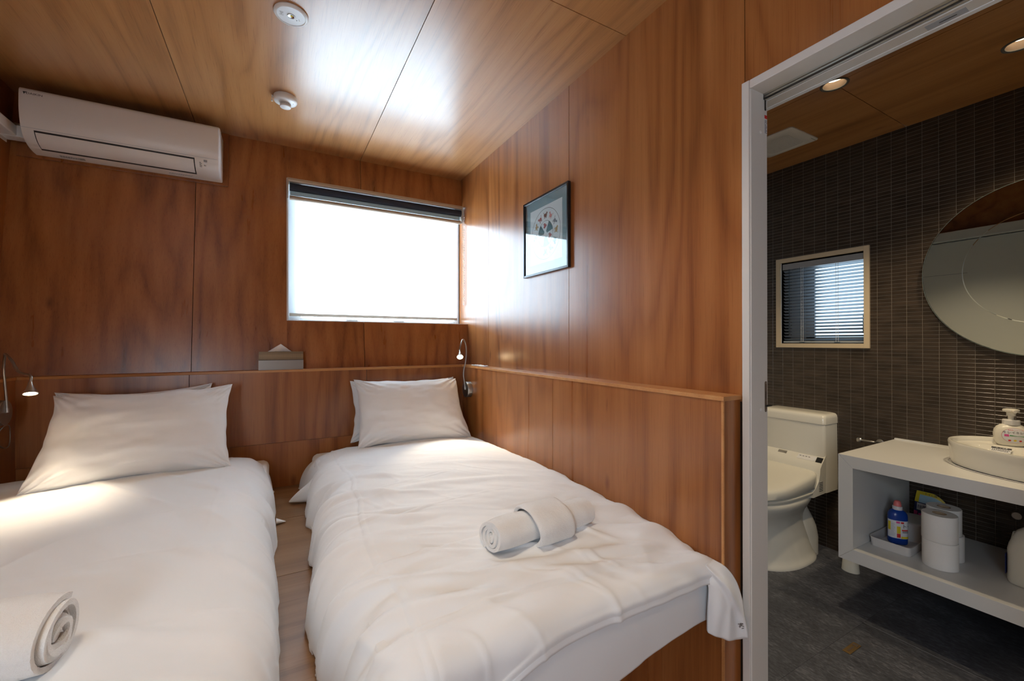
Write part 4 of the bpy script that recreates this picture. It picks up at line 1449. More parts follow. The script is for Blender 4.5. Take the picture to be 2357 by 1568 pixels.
lampL = reading_lamp('steel gooseneck reading lamp beside the large left pillow', (XLH, 2.645, .946), 1,
             [(-1.010, 2.645, .946), (-1.013, 2.645, 1.000), (-1.016, 2.638, 1.080), (-1.012, 2.620, 1.136), (-.994, 2.580, 1.184), (-.972, 2.530, 1.200), (-.930, 2.465, 1.175), (-.892, 2.415, 1.132), (0, 0, 0)], hdL, (-.77, 2.17, .63), 74, .55)
g = MB()
pts = [(XLH + .010 + .004 * math.cos(a * 2), 2.700 + .052 * math.sin(a), .835 + .050 * math.cos(a)) for a in [2 * math.pi * k / 40 for k in range(41)]]
obj('cable_loop', MB().tube(pts, .0022, 8), 'steel_brushed', lampL, smooth=60)

# ------------------------------------------------------------------ tissue box on the ledge
t = thing('tissue_box', 'brown dotted tissue box with a raised tissue on the ledge', 'tissue box', (.026, 2.85, ZL), rot=(0, 0, R(-1.0)))
t.location = (.026, 2.853, ZL + .0005)
x0, x1 = -.1145, .1145
g = MB().prism([(x0, -.0345, 0), (x0, .030, 0), (x0, .030, .104), (x0, -.028, .106), (x0, -.0345, .060)], (x1 - x0, 0, 0))
bd = obj('carton', g, 'carton_dots', t, local=True)
box('seam_shadow', x0 - .0005, x1 + .0005, -.0357, -.034, .0560, .0585, 'dark_gap', bd, local=True)
obj('lower_sleeve', MB().prism([(x0 - .0008, -.0365, .0002), (x0 - .0008, .031, .0002), (x0 - .0008, .031, .056), (x0 - .0008, -.0355, .056)], (x1 - x0 + .0016, 0, 0)), 'tissue_gold', bd, local=True)
obj('opening', MB().lathe([(.058, .1058), (.058, .1064)], (-.004, 0, 0), 'z', 32, sy=.28), 'dark_gap', bd, local=True, smooth=40)
P = np.zeros((9, 13, 3))
for i in range(9):
    for j in range(13):
        k, u = i / 8, -1 + j / 6
        w_ = .068 * (1 - k) + .0015
        P[i, j] = (-.010 + u * w_ + .006 * k, -.006 + .010 * math.sin(u * 3 + k) * (1 - k) + .004 * k, .104 + .046 * k - .004 * (1 - k) * u * u)
o_ = obj('tissue', MB().grid(P), 'paper', t, smooth=True, local=True)
md = o_.modifiers.new('thick', 'SOLIDIFY'); md.thickness = .0006

# crumpled scrap on the right ledge
P = np.zeros((10, 16, 3))
for i in range(10):
    for j in range(16):
        u, v = i / 9, j / 15
        P[i, j] = (1.178 + .040 * u + .004 * math.sin(j), 2.50 + .20 * v, ZL + .0018 + .006 * abs(math.sin(3 * u * math.pi) * math.sin(4.3 * v * math.pi)) + .002 * random.random())
tg = obj('crumpled_paper', MB().grid(P), 'paper', None, smooth=30)
tag(tg, 'crumpled white paper scrap lying on the right ledge near the corner', 'paper')
md = tg.modifiers.new('thick', 'SOLIDIFY'); md.thickness = .0008; md.offset = 1

# ------------------------------------------------------------------ framed print on the right wall
PY0, PY1, PZ0, PZ1 = 1.652, 2.077, 1.612, 2.031
t = thing('framed_print', 'black framed square print with a wheel of small animals', 'picture', (XW, (PY0 + PY1) / 2, PZ0))
fw = .0115
px0, px1 = 1.2285, XW - .001
box('frame_bar', px0, px1, PY0, PY0 + fw, PZ0, PZ1, 'black_frame', t, bev=.0015)
box('frame_bar', px0, px1, PY1 - fw, PY1, PZ0, PZ1, 'black_frame', t, bev=.0015)
box('frame_bar', px0 + .0003, px1, PY0 + fw, PY1 - fw, PZ0, PZ0 + fw, 'black_frame', t, bev=.0015)
box('frame_bar', px0 + .0003, px1, PY0 + fw, PY1 - fw, PZ1 - fw, PZ1, 'black_frame', t, bev=.0015)
ix = 1.2405
box('mat_board', ix, ix + .003, PY0 + fw, PY1 - fw, PZ0 + fw, PZ1 - fw, 'mat_teal', t)
cy_, cz_ = (PY0 + PY1) / 2, (PZ0 + PZ1) / 2
pp = box('print_sheet', ix - .0008, ix, cy_ - .150, cy_ + .150, cz_ - .150, cz_ + .150, 'print_paper', t)
def flat_poly(name, pts, m, d=.0010):
    """pts in (right, up) as seen from inside the room; right is -y"""
    g = MB().prism([(ix - d, cy_ - a, cz_ + b2) for a, b2 in pts], (.0006, 0, 0))
    return obj(name, g, m, pp)
def ring_poly(name, r0, r1, m, a0=0, a1=2 * math.pi, n=64, d=.0011):
    g = MB()
    for k in range(n):
        a, b2 = a0 + (a1 - a0) * k / n, a0 + (a1 - a0) * (k + 1) / n
        g.prism([(ix - d, cy_ - r_ * math.cos(q), cz_ + r_ * math.sin(q)) for r_, q in ((r0, a), (r1, a), (r1, b2), (r0, b2))], (.0004, 0, 0))
    return obj(name, g, m, pp)
plain('ink_teal', (.03, .09, .10), .6)
plain('ink_rust', (.35, .06, .05), .6)
plain('ink_brown', (.14, .05, .03), .6)
plain('ink_ochre', (.38, .22, .06), .6)
plain('ink_pink', (.60, .25, .24), .6)
plain('ink_slate', (.12, .15, .20), .6)
plain('ink_green', (.06, .22, .14), .6)
ring_poly('outer_ring', .133, .1350, 'ink')
ring_poly('inner_ring', .068, .0695, 'ink')
for k in range(6):
    if k % 2 == 0:
        ring_poly('dark_sector', .014, .0678, 'ink_teal', R(60 * k + 10), R(60 * k + 62), 12)
    else:
        a = R(60 * k + 38)
        flat_poly('small_glyph', [(.044 * math.cos(a) + .012 * math.cos(q) * (1 + .5 * math.cos(3 * q)), .044 * math.sin(a) + .014 * math.sin(q)) for q in [2 * math.pi * i / 16 for i in range(16)]], 'ink_rust', .0013)
cols = ['ink_rust', 'ink_brown', 'ink_pink', 'ink_slate', 'ink_ochre', 'ink_teal', 'ink_brown', 'ink_slate', 'ink_pink', 'ink_ochre', 'ink_green', 'ink_ochre']
for k in range(12):
    a = R(90 + 30 - 30 * k)
    cu, cv = .101 * math.cos(a), .101 * math.sin(a)
    ca, sa = math.cos(a - math.pi / 2), math.sin(a - math.pi / 2)
    g = MB()
    def put(pts):
        g.prism([(ix - .0012, cy_ - (cu + u * ca - v * sa), cz_ + (cv + u * sa + v * ca)) for u, v in pts], (.0006, 0, 0))
    L = .020 + .004 * math.sin(k * 1.7)
    put([(L * .62 * math.cos(q), -.002 + .0095 * math.sin(q) * (1 + .2 * math.cos(q + k))) for q in [2 * math.pi * i / 18 for i in range(18)]])
    hx = .014 * (1 if k % 2 else -1)
    put([(hx + .0062 * math.cos(q), .007 + .0058 * math.sin(q)) for q in [2 * math.pi * i / 12 for i in range(12)]])
    for lx in (-.010, -.005, .005, .010):
        put([(lx - .0013, -.008), (lx + .0013, -.008), (lx + .0018 + .001 * math.sin(k + lx * 400), -.020), (lx - .0008, -.020)])
    put([(-hx * .8, .004), (-hx * .8 - .001, .001), (-hx * 1.35, .012), (-hx * 1.25, .015)])
    obj('small_animal', g, cols[k], pp)
box('glass', 1.2345, 1.2357, PY0 + fw * .6, PY1 - fw * .6, PZ0 + fw * .6, PZ1 - fw * .6, 'glass', t)
# ------------------------------------------------------------------ bathroom: downlights, vent
for k, (x, y) in enumerate(hole):
    for p_ in pl:
        bb_ = [p_.data.vertices[i].co for i in range(len(p_.data.vertices))]
        if min(v.x for v in bb_) - .05 < x < max(v.x for v in bb_) + .05 and min(v.y for v in bb_) - .05 < y < max(v.y for v in bb_) + .05:
            cut_round(p_, (x, y), .0445, ZB - .05, ZB + .05)
    t = thing('bathroom_downlight', ('lit recessed downlight nearest the toilet', 'lit recessed downlight above the washbasin, at the right edge')[k], 'downlight', (x, y, ZB), 'recessed downlights of the bathroom ceiling')
    obj('trim_ring', MB().lathe([(.0430, ZB + .004), (.0428, ZB - .0015), (.0480, ZB - .0050), (.0525, ZB - .0035), (.0535, ZB - .0002)], (x, y, 0), 'z', 48, False, False), 'rubber_grey', t, smooth=50)
    obj('reflector', MB().lathe([(.0425, ZB + .001), (.0400, ZB + .016), (.0350, ZB + .030)], (x, y, 0), 'z', 40, False, False), 'bronze', t, smooth=50)
    obj('led_lens', MB().lathe([(.0350, ZB + .0298), (.0, ZB + .0290)], (x, y, 0), 'z', 36, False, False), 'bulb_warm', t)
    light('SPOT', 'bathroom_beam', (x, y, ZB - .006), BATH_W, (1.0, .80, .52), rot=(0, 0, 0), spot_size=R(104), spot_blend=.6, shadow_soft_size=.034)

t = thing('ventilation_grille', 'square white ventilation grille on the bathroom ceiling', 'vent', (2.527, 1.377, ZB))
vx0, vx1, vy0, vy1 = 2.387, 2.667, 1.237, 1.517
g = MB()
rings = []
for ins, z in ((0, ZB - .0005), (0, ZB - .006), (.018, ZB - .013), (.045, ZB - .0150), (.050, ZB - .0120)):
    ring = []
    rc = .018
    for (sx_, sy_, a0) in ((1, 1, 0), (-1, 1, 90), (-1, -1, 180), (1, -1, 270)):
        for q in range(5):
            a = R(a0 + 22.5 * q)
            hx_, hy_ = .140 - ins - rc, .140 - ins - rc
            ring.append((2.527 + sx_ * hx_ + rc * math.cos(a), 1.377 + sy_ * hy_ + rc * math.sin(a), z))
    rings.append(ring)
obj('surround', MB().rings(rings, False, False), 'white_plastic', t, smooth=40)
box('plenum', 2.527 - .094, 2.527 + .094, 1.377 - .094, 1.377 + .094, ZB - .0105, ZB - .0095, 'grey_plastic', t)
g = MB()
for k in range(25):
    p = -.092 + k * .184 / 24
    g.box(2.527 + p - .0017, 2.527 + p + .0017, 1.377 - .093, 1.377 + .093, ZB - .0125, ZB - .0105)
    g.box(2.527 - .093, 2.527 + .093, 1.377 + p - .0017, 1.377 + p + .0017, ZB - .0123, ZB - .0105)
o_ = obj('mesh_grid', g, 'white_plastic', t)
o_['kind'] = 'stuff'
box('maker_plate', 2.600, 2.645, 1.2445, 1.2465, ZB - .0131, ZB - .0115, 'sticker_grey', t)

# ------------------------------------------------------------------ round mirror
MY, MZ = .4785, 1.581
t = thing('round_mirror', 'large round wall mirror with an inner circle above the washbasin', 'mirror', (XT, MY, MZ - .3945))
obj('outer_glass', MB().lathe([(.380, XT - .002), (.3935, XT - .024), (.3945, XT - .028), (.392, XT - .0300), (.0, XT - .0300)], (0, MY, MZ), 'x', 128, True, False), 'mirror', t, smooth=20)
obj('edge_band', MB().lathe([(.3940, XT - .023), (.3962, XT - .0245), (.3962, XT - .0285), (.3938, XT - .0296)], (0, MY, MZ), 'x', 128, False, False), 'mirror_edge', t, smooth=60)
obj('inner_glass', MB().lathe([(.2500, XT - .0300), (.2500, XT - .0335), (.2465, XT - .0355), (.0, XT - .0355)], (0, MY, MZ), 'x', 112, False, False), 'mirror', t, smooth=12)

# ------------------------------------------------------------------ vanity
VX0, VZ0, VZ1, VY0, VY1, VT = 2.305, .242, .726, -.36, .993, .0575
t = thing('vanity_unit', 'white open-front vanity unit under the mirror', 'vanity', (2.6, .3, VZ0))
dpx = (XT - .0015 - VX0, 0, 0)
m_ = .0004
def board(name, pts):
    return obj(name, MB().prism([(VX0, y, z) for y, z in pts], dpx), 'vanity_white', t, bev=.0008)
board('top_board', [(VY1, VZ1), (VY1 - VT, VZ1 - .0555), (VY0 + VT, VZ1 - .0555), (VY0, VZ1)])
board('side_board', [(VY1, VZ1 - m_), (VY1, VZ0 + m_), (VY1 - VT, VZ0 + VT + m_), (VY1 - VT, VZ1 - .0555 - m_)])
board('bottom_board', [(VY1, VZ0), (VY0, VZ0), (VY0 + VT, VZ0 + VT), (VY1 - VT, VZ0 + VT)])
board('side_board', [(VY0, VZ1 - m_), (VY0, VZ0 + m_), (VY0 + VT, VZ0 + VT + m_), (VY0 + VT, VZ1 - .0555 - m_)])
box('rear_lip', XT - .016, XT - .0018, VY0, VY1, VZ1, VZ1 + .006, 'vanity_white', t, bev=.001)
SZ = VZ0 + VT                                           # shelf height

# basin
t = thing('washbasin', 'oval white ceramic washbasin on the vanity top', 'washbasin', (2.64, .40, VZ1))
def ell(ax, ay, z, n=88, cx_=2.640, cyy=.385):
    return [(cx_ + ax * math.cos(2 * math.pi * k / n), cyy + ay * math.sin(2 * math.pi * k / n), z) for k in range(n)]
ax, ay = .236, .322
outer = [ell(ax - .026, ay - .026, VZ1 + .0005), ell(ax - .012, ay - .012, VZ1 + .004), ell(ax - .009, ay - .009, VZ1 + .012), ell(ax - .003, ay - .003, VZ1 + .070),
         ell(ax, ay, VZ1 + .092), ell(ax - .003, ay - .003, VZ1 + .0985), ell(ax - .009, ay - .009, VZ1 + .0995), ell(ax - .015, ay - .015, VZ1 + .0960), ell(ax - .019, ay - .019, VZ1 + .080)]
inner = []
def bowl(ax_, ay_, z):
    """inside surface: a deck at the wall side, the bowl in front"""
    ring = []
    for (x, y, zz) in ell(ax_, ay_, z):
        deck = VZ1 + .074
        k = sstep(2.685, 2.735, np.array(x))
        ring.append((x, y, float(z * (1 - k) + max(z, deck) * k)))
    return ring
for s_, z in ((.92, .070), (.86, .050), (.76, .034), (.62, .024), (.46, .018), (.30, .015), (.14, .0135), (.02, .013)):
    inner.append(bowl((ax - .019) * s_, (ay - .019) * s_, VZ1 + z))
obj('basin_body', MB().rings(outer + inner, True, True), 'porcelain', t, smooth=50)
obj('drain', MB().lathe([(.026, VZ1 + .0140), (.024, VZ1 + .0165), (.0, VZ1 + .0155)], (2.60, .385, 0), 'z', 28, False, False), 'chrome', t, smooth=50)
fl = MB().rings([ell(ax - .004, ay - .002, VZ1 + .0002), ell(ax + .0, ay + .004, VZ1 + .0002), ell(ax + .002, ay + .006, VZ1 + .0018), ell(ax - .004, ay - .002, VZ1 + .0030)], False, False)
obj('sealant', fl, 'white_plastic', t, smooth=60)
ns = Vector((-.60, .0, .80))
M_ = frame_matrix((2.704, .565, VZ1 + .0625), (0, -1, 0), (.80, 0, .60))
def sticker_quad(M, x0, x1, y0, y1, h_, m, name, par):
    g = MB().box(x0, x1, y0, y1, 0, h_)
    me = g.mesh(name)
    me.transform(M)
    return obj(name, me, m, par)
stk = sticker_quad(M_, -.029, .029, -.014, .014, .0006, 'label_white', 'caution_sticker', t)
sticker_quad(M_, -.029, .029, .005, .014, .0010, 'ink', 'sticker_header', stk)
text('sticker_heading', '⚠ ご注意', .008, 'label_white', stk, M_ @ Matrix.Translation((0, .0095, .0012)))
for r_ in range(3):
    x = -.026
    while x < .023:
        w_ = random.uniform(.0025, .006)
        sticker_quad(M_, x, x + w_, .0008 - r_ * .0048, .0030 - r_ * .0048, .0010, 'ink', 'sticker_print', stk)
        x += w_ + .0012
# faucet at the edge of the picture
t = thing('faucet', 'chrome faucet behind the washbasin at the right edge', 'faucet', (2.83, .40, VZ1 + .07))
obj('column', MB().lathe([(.026, VZ1 + .073), (.026, VZ1 + .079), (.021, VZ1 + .083), (.020, VZ1 + .145), (.018, VZ1 + .15)], (2.822, .385, 0), 'z', 28), 'chrome', t, smooth=45)
obj('spout', MB().tube(spline([(2.822, .385, VZ1 + .130), (2.76, .385, VZ1 + .150), (2.70, .385, VZ1 + .142), (2.688, .385, VZ1 + .128)], 16), .012, 16), 'chrome', t, smooth=60)
obj('lever', MB().hexa([(2.812, .355, VZ1 + .152), (2.832, .355, VZ1 + .152), (2.832, .500, VZ1 + .146), (2.812, .500, VZ1 + .146)], [(2.812, .355, VZ1 + .162), (2.832, .355, VZ1 + .162), (2.832, .500, VZ1 + .156), (2.812, .500, VZ1 + .156)]), 'chrome', t, bev=.002)

# foam soap bottle on the basin deck
sx_, sy_, sz_ = 2.790, .553, VZ1 + .0745
t = thing('soap_bottle', 'white foam soap pump bottle on the washbasin deck', 'soap bottle', (sx_, sy_, sz_), rot=(0, 0, R(30)))
def oval_lathe(prof, sx, sy, n=48, p=2.0):
    rr = []
    for r_, h_ in prof:
        ring = []
        for k in range(n):
            a = 2 * math.pi * k / n
            ca, sa = math.cos(a), math.sin(a)
            f_ = (abs(ca) ** p + abs(sa) ** p) ** (-1 / p)
            ring.append((r_ * sx * ca * f_, r_ * sy * sa * f_, h_))
        rr.append(ring)
    return rr
bprof = [(.034, 0), (.041, .002), (.047, .012), (.0525, .030), (.0540, .048), (.0515, .066), (.044, .080), (.033, .089), (.026, .092)]
# bottle: broad face towards -x local after rotation
obj('bottle_body', MB().rings(oval_lathe(bprof, .66, 1.0, p=2.3)), 'soap_white', t, smooth=60, local=True)
obj('collar', MB().lathe([(.0265, .0915), (.0265, .110), (.0235, .1125)], (0, 0, 0), 'z', 36), 'white_plastic', t, smooth=45, local=True)
obj('pump_neck', MB().lathe([(.0095, .112), (.0095, .128), (.0140, .129), (.0140, .142), (.015, .145)], (0, 0, 0), 'z', 28), 'soap_white', t, smooth=45, local=True)
obj('pump_head', MB().rings(oval_lathe([(.016, .143), (.0245, .147), (.026, .152), (.0245, .1565), (.018, .1585)], .85, 1.0)), 'soap_white', t, smooth=45, local=True)
obj('spout', MB().tube([(-.012, 0, .151), (-.036, 0, .149)], [.0085, .006], 14), 'soap_white', t, smooth=50, local=True)
def wrap_pt(u, v, off=.0006):
    """(u: right as seen from the front, v: height) on the front of the bottle"""
    r_ = np.interp(v, [h for _, h in bprof], [r for r, _ in bprof])
    s_ = max(-.98, min(.98, u / r_))
    x = -r_ * .66 * (1 - abs(s_) ** 2.3) ** (1 / 2.3)
    return Vector((x - off, -u, v))
def wrap_mesh(me, cu, cv, off):
    for v in me.vertices:
        v.co = wrap_pt(cu + v.co.x, cv + v.co.y, off + v.co.z)
    return me
def wrapped(name, pts, m, off=.0008):
    n_ = len(pts)
    cu, cv = sum(p[0] for p in pts) / n_, sum(p[1] for p in pts) / n_
    vs_ = [wrap_pt(cu, cv, off)]
    fs_ = []
    R_ = 5
    for k in range(1, R_ + 1):
        vs_ += [wrap_pt(cu + (a - cu) * k / R_, cv + (b2 - cv) * k / R_, off) for a, b2 in pts]
    for j in range(n_):
        fs_.append((0, 1 + j, 1 + (j + 1) % n_))
    for k in range(R_ - 1):
        for j in range(n_):
            fs_.append((1 + k * n_ + j, 1 + (k + 1) * n_ + j, 1 + (k + 1) * n_ + (j + 1) % n_, 1 + k * n_ + (j + 1) % n_))
    return obj(name, MB().add(vs_, fs_), m, t, local=True, smooth=True)
oval = [(.0385 * math.cos(a), .047 + .0325 * math.sin(a)) for a in [2 * math.pi * k / 40 for k in range(40)]]
wrapped('label_border', oval, 'ink_pink', .0004)
wrapped('label_face', [(a * .972, .047 + (b2 - .047) * .972) for a, b2 in oval], 'label_white', .0008)
wrapped('pink_badge', [(-.031, .0525), (-.018, .0525), (-.018, .0425), (-.031, .0425)], 'label_pink', .0012)
wrapped('green_strip', [(-.016, .0500), (.034, .0475), (.034, .0430), (-.016, .0455)], 'label_green', .0012)
def wtext(body, size, cu, cv, m, name, sx=1.0):
    cu_ = bpy.data.curves.new(name, 'FONT')
    cu_.body = body; cu_.size = size; cu_.align_x = 'CENTER'; cu_.align_y = 'CENTER'; cu_.resolution_u = 2
    tmp = bpy.data.objects.new('tmp_text', cu_)
    col.objects.link(tmp)
    me = bpy.data.meshes.new_from_object(tmp.evaluated_get(bpy.context.evaluated_depsgraph_get()))
    bpy.data.objects.remove(tmp); bpy.data.curves.remove(cu_)
    me.materials.clear()
    me.transform(Matrix.Diagonal((sx, 1, 1, 1)))
    wrap_mesh(me, cu, cv, .0015)
    return obj(name, me, m, t, local=True)
wtext('キレイキレイ', .0125, .001, .0600, 'label_black', 'lettering')
wtext('薬用泡ハンドソープ', .0050, .002, .0705, 'label_red', 'lettering')
wtext('シトラスフルーティ', .0036, .010, .0465, 'label_white', 'lettering')
for (u, v, r_, m_c) in ((-.016, .026, .0045, 'label_red'), (.000, .027, .0050, 'label_yellow'), (.016, .026, .0045, 'label_red')):
    wrapped('label_spot', [(u + r_ * math.cos(a), v + r_ * .8 * math.sin(a)) for a in [2 * math.pi * k / 12 for k in range(12)]], m_c, .0012)

# paper-holder rod on the tile wall
t = thing('paper_holder', 'brushed steel paper holder rod between toilet and vanity', 'paper holder', (XT, 1.075, .70))
obj('rod', MB().tube(spline([(XT + .001, 1.058, .692), (XT - .040, 1.060, .697), (XT - .058, 1.064, .699), (XT - .063, 1.080, .700), (XT - .064, 1.120, .700)], 24), .0065, 14), 'steel_brushed', t, smooth=60)
g = MB().lathe([(.0, 1.119), (.0135, 1.119), (.0145, 1.121), (.0145, 1.137), (.0130, 1.139), (.0, 1.139)], (XT - .064, 0, .700), 'y', 28, False, False)
obj('end_knob', g, 'steel', t, smooth=45)
obj('wall_rose', MB().lathe([(.018, XT - .001), (.018, XT - .006), (.015, XT - .008)], (0, 1.058, .692), 'x', 24), 'steel_brushed', t, smooth=45)

# ------------------------------------------------------------------ toilet
TY = 1.452
t = thing('toilet', 'cream one-piece toilet with a closed bidet-seat lid', 'toilet', (2.6, TY, 0))
def sup(cx_, cyy, a, b2, z, p=2.4, n=64, pf=None, tilt=0.0):
    ring = []
    for k in range(n):
        q = 2 * math.pi * k / n
        c_, s_ = math.cos(q), math.sin(q)
        pp_ = (pf if (pf and c_ < 0) else p)
        f_ = (abs(c_) ** pp_ + abs(s_) ** pp_) ** (-1 / pp_)
        x = cx_ + a * c_ * f_
        ring.append((x, cyy + b2 * s_ * f_, z + tilt * (x - cx_)))
    return ring
ped = [(2.565, .262, .188, .000), (2.565, .262, .188, .012), (2.565, .255, .180, .022), (2.562, .248, .168, .055), (2.556, .240, .158, .110), (2.550, .232, .146, .165), (2.540, .228, .136, .210), (2.525, .235, .138, .250), (2.505, .262, .155, .290), (2.490, .288, .176, .325), (2.484, .298, .188, .350), (2.484, .298, .190, .372), (2.484, .292, .184, .378)]
obj('pedestal', MB().rings([sup(c_, TY, a, b2, z, 2.8, pf=2.1) for c_, a, b2, z in ped]), 'porcelain', t, smooth=60)
# rear trapway shroud
sh = [(2.74, .115, .150, .0), (2.74, .115, .150, .10), (2.735, .112, .142, .16), (2.72, .10, .128, .22), (2.70, .09, .115, .27), (2.70, .09, .11, .36)]
obj('trapway', MB().rings([sup(c_, TY, a, b2, z, 3.2) for c_, a, b2, z in sh]), 'porcelain', t, smooth=60)
# seat and lid
seat = [(2.480, .292, .184, .380), (2.482, .300, .191, .386), (2.482, .300, .191, .398), (2.484, .294, .186, .402)]
obj('seat', MB().rings([sup(c_, TY, a, b2, z, 5.0, pf=2.1) for c_, a, b2, z in seat]), 'toilet_plastic', t, smooth=50)
lid = []
for ins, h_ in ((.006, .000), (.000, .004), (.000, .030), (.004, .040), (.016, .048), (.04, .052), (.10, .055), (.18, .056)):
    ring = []
    for (x, y, z) in sup(2.468, TY, .294 - ins, .192 - ins * .75, .404 + h_, 6.0, pf=2.15):
        k = (x - 2.17) / .58
        ring.append((min(x, 2.735), y, z + (.050 * k ** 1.5 if h_ > .01 else .010 * k) * (1 if k > 0 else 0)))
    lid.append(ring)
obj('lid', MB().rings(lid), 'toilet_plastic', t, smooth=50)
# bidet seat body across the back, with side panel
hw = .189
pf_ = [(2.800, .372), (2.650, .366), (2.628, .372), (2.622, .388), (2.672, .412), (2.712, .452), (2.724, .490), (2.728, .520), (2.745, .543), (2.790, .588), (2.800, .600)]
rr = []
for y, s_ in ((TY - hw, .985), (TY - hw + .006, 1.0), (TY + hw - .006, 1.0), (TY + hw, .985)):
    rr.append([(2.74 + (x - 2.74) * s_, y, .47 + (z - .47) * s_) for x, z in pf_])
obj('bidet_body', MB().rings(rr), 'toilet_plastic', t, smooth=35)
# control strip lies on the sloped top edge
Ms = frame_matrix((2.7675, TY, .5655), (0, -1, 0), (.707, 0, .707))
def on_strip(u0, u1, v0, v1, m, name, h_=.0012, par=None):
    me = MB().box(u0, u1, v0, v1, 0, h_).mesh(name)
    me.transform(Ms)
    return obj(name, me, m, par or t)
cp = on_strip(.050, .150, -.022, .010, 'white_plastic', 'control_panel')
for k in range(4):
    on_strip(.060 + k * .016, .069 + k * .016, -.002, .001, 'ink', 'button', .0018, cp)
on_strip(.138, .148, -.016, .004, 'label_white', 'switch', .0022, cp)
on_strip(.152, .184, -.024, .010, 'black', 'remote_sensor', .0020)
on_strip(-.065, -.015, -.008, .010, 'steel_brushed', 'name_plate', .0012)
for k in range(6):
    box('side_vent', 2.715, 2.755, TY - hw - .0006, TY - hw + .001, .392 + k * .0095, .3955 + k * .0095, 'ink', t)
# tank with its lid
tk = [(.3725, .0, .0), (.380, .004, .0), (.50, .0035, .0), (.6, .003, .0), (.7652, .0, .0)]
rr = []
for z, ins, _ in tk:
    k = (z - .37) / .395
    x0, x1, h2 = 2.779, XT - .004, hw - .001 + .004 * (1 - k)
    rc = .016
    rr.append([(x0 + rc, TY - h2, z), (x0 + rc * .3, TY - h2 + rc * .3, z), (x0, TY - h2 + rc, z), (x0, TY + h2 - rc, z), (x0 + rc * .3, TY + h2 - rc * .3, z), (x0 + rc, TY + h2, z), (x1, TY + h2, z), (x1, TY - h2, z)])
obj('tank', MB().rings(rr), 'porcelain', t, smooth=50)
rr = []
for z, ins in ((.7668, 0), (.800, 0), (.812, .004), (.819, .011), (.823, .020), (.8255, .040), (.827, .062)):
    x0, x1, h2 = 2.776 + ins, XT - .003, hw + .001 - ins * .6
    rc = .020
    ring = []
    for q in range(6):
        a = R(180 + 18 * q)
        ring.append((x0 + rc + rc * math.cos(a), TY - h2 + rc + rc * math.sin(a), z))
    ring += [(x1, TY - h2, z), (x1, TY + h2, z)]
    for q in range(6):
        a = R(90 + 18 * q)
        ring.append((x0 + rc + rc * math.cos(a), TY + h2 - rc + rc * math.sin(a), z))
    rr.append(ring)
obj('tank_lid', MB().rings(rr), 'porcelain', t, smooth=55)

# toilet brush on the floor behind the vanity end
t = thing('toilet_brush', 'white oval toilet-brush holder on the floor beside the vanity', 'toilet brush', (2.712, 1.122, 0))
cup = [(.048, .0), (.0475, .004), (.0400, .078), (.0385, .080), (.0350, .078), (.036, .040), (.0, .038)]
obj('holder', MB().lathe(cup, (2.745, 1.125, 0), 'z', 40, True, False, sx=.70, sy=.85), 'jug_white', t, smooth=45)
box('handle', 2.740, 2.750, 1.108, 1.142, .040, .40, 'jug_white', t, bev=.003)

# small brass floor fitting
t = thing('floor_guide', 'small brass plate set in the bathroom floor', 'floor fitting', (2.05, .837, 0))
g = MB().box(2.004, 2.098, .823, .851, .0003, .0030)
bp_ = obj('plate', g, 'brass_plate', t, bev=.001)
box('slot', 2.018, 2.066, .834, .840, .0026, .0034, 'bronze', bp_)
box('pull', 2.074, 2.088, .828, .846, .0028, .0042, 'bronze', bp_, bev=.0006)

# ------------------------------------------------------------------ things on the vanity shelf
t = thing('storage_tray', 'shallow translucent plastic tray on the vanity shelf', 'tray', (2.57, .87, SZ))
tx0, tx1, ty0, ty1, tz1 = 2.432, 2.800, .775, .925, SZ + .040
def rrect(x0, x1, y0, y1, rc, z, n=5):
    ring = []
    for (cx_, cyy, a0) in ((x1 - rc, y1 - rc, 0), (x0 + rc, y1 - rc, 90), (x0 + rc, y0 + rc, 180), (x1 - rc, y0 + rc, 270)):
        for q in range(n):
            a = R(a0 + 90 * q / (n - 1))
            ring.append((cx_ + rc * math.cos(a), cyy + rc * math.sin(a), z))
    return ring
obj('tray_shell', MB().rings([rrect(tx0 + .004, tx1 - .004, ty0 + .004, ty1 - .004, .018, SZ + .0006), rrect(tx0, tx1, ty0, ty1, .02, tz1), rrect(tx0 - .002, tx1 + .002, ty0 - .002, ty1 + .002, .021, tz1), rrect(tx0 - .002, tx1 + .002, ty0 - .002, ty1 + .002, .021, tz1 + .0016), rrect(tx0 + .002, tx1 - .002, ty0 + .002, ty1 - .002, .019, tz1 + .0012), rrect(tx0 + .006, tx1 - .006, ty0 + .006, ty1 - .006, .017, SZ + .003)]), 'tray_plastic', t, smooth=40)

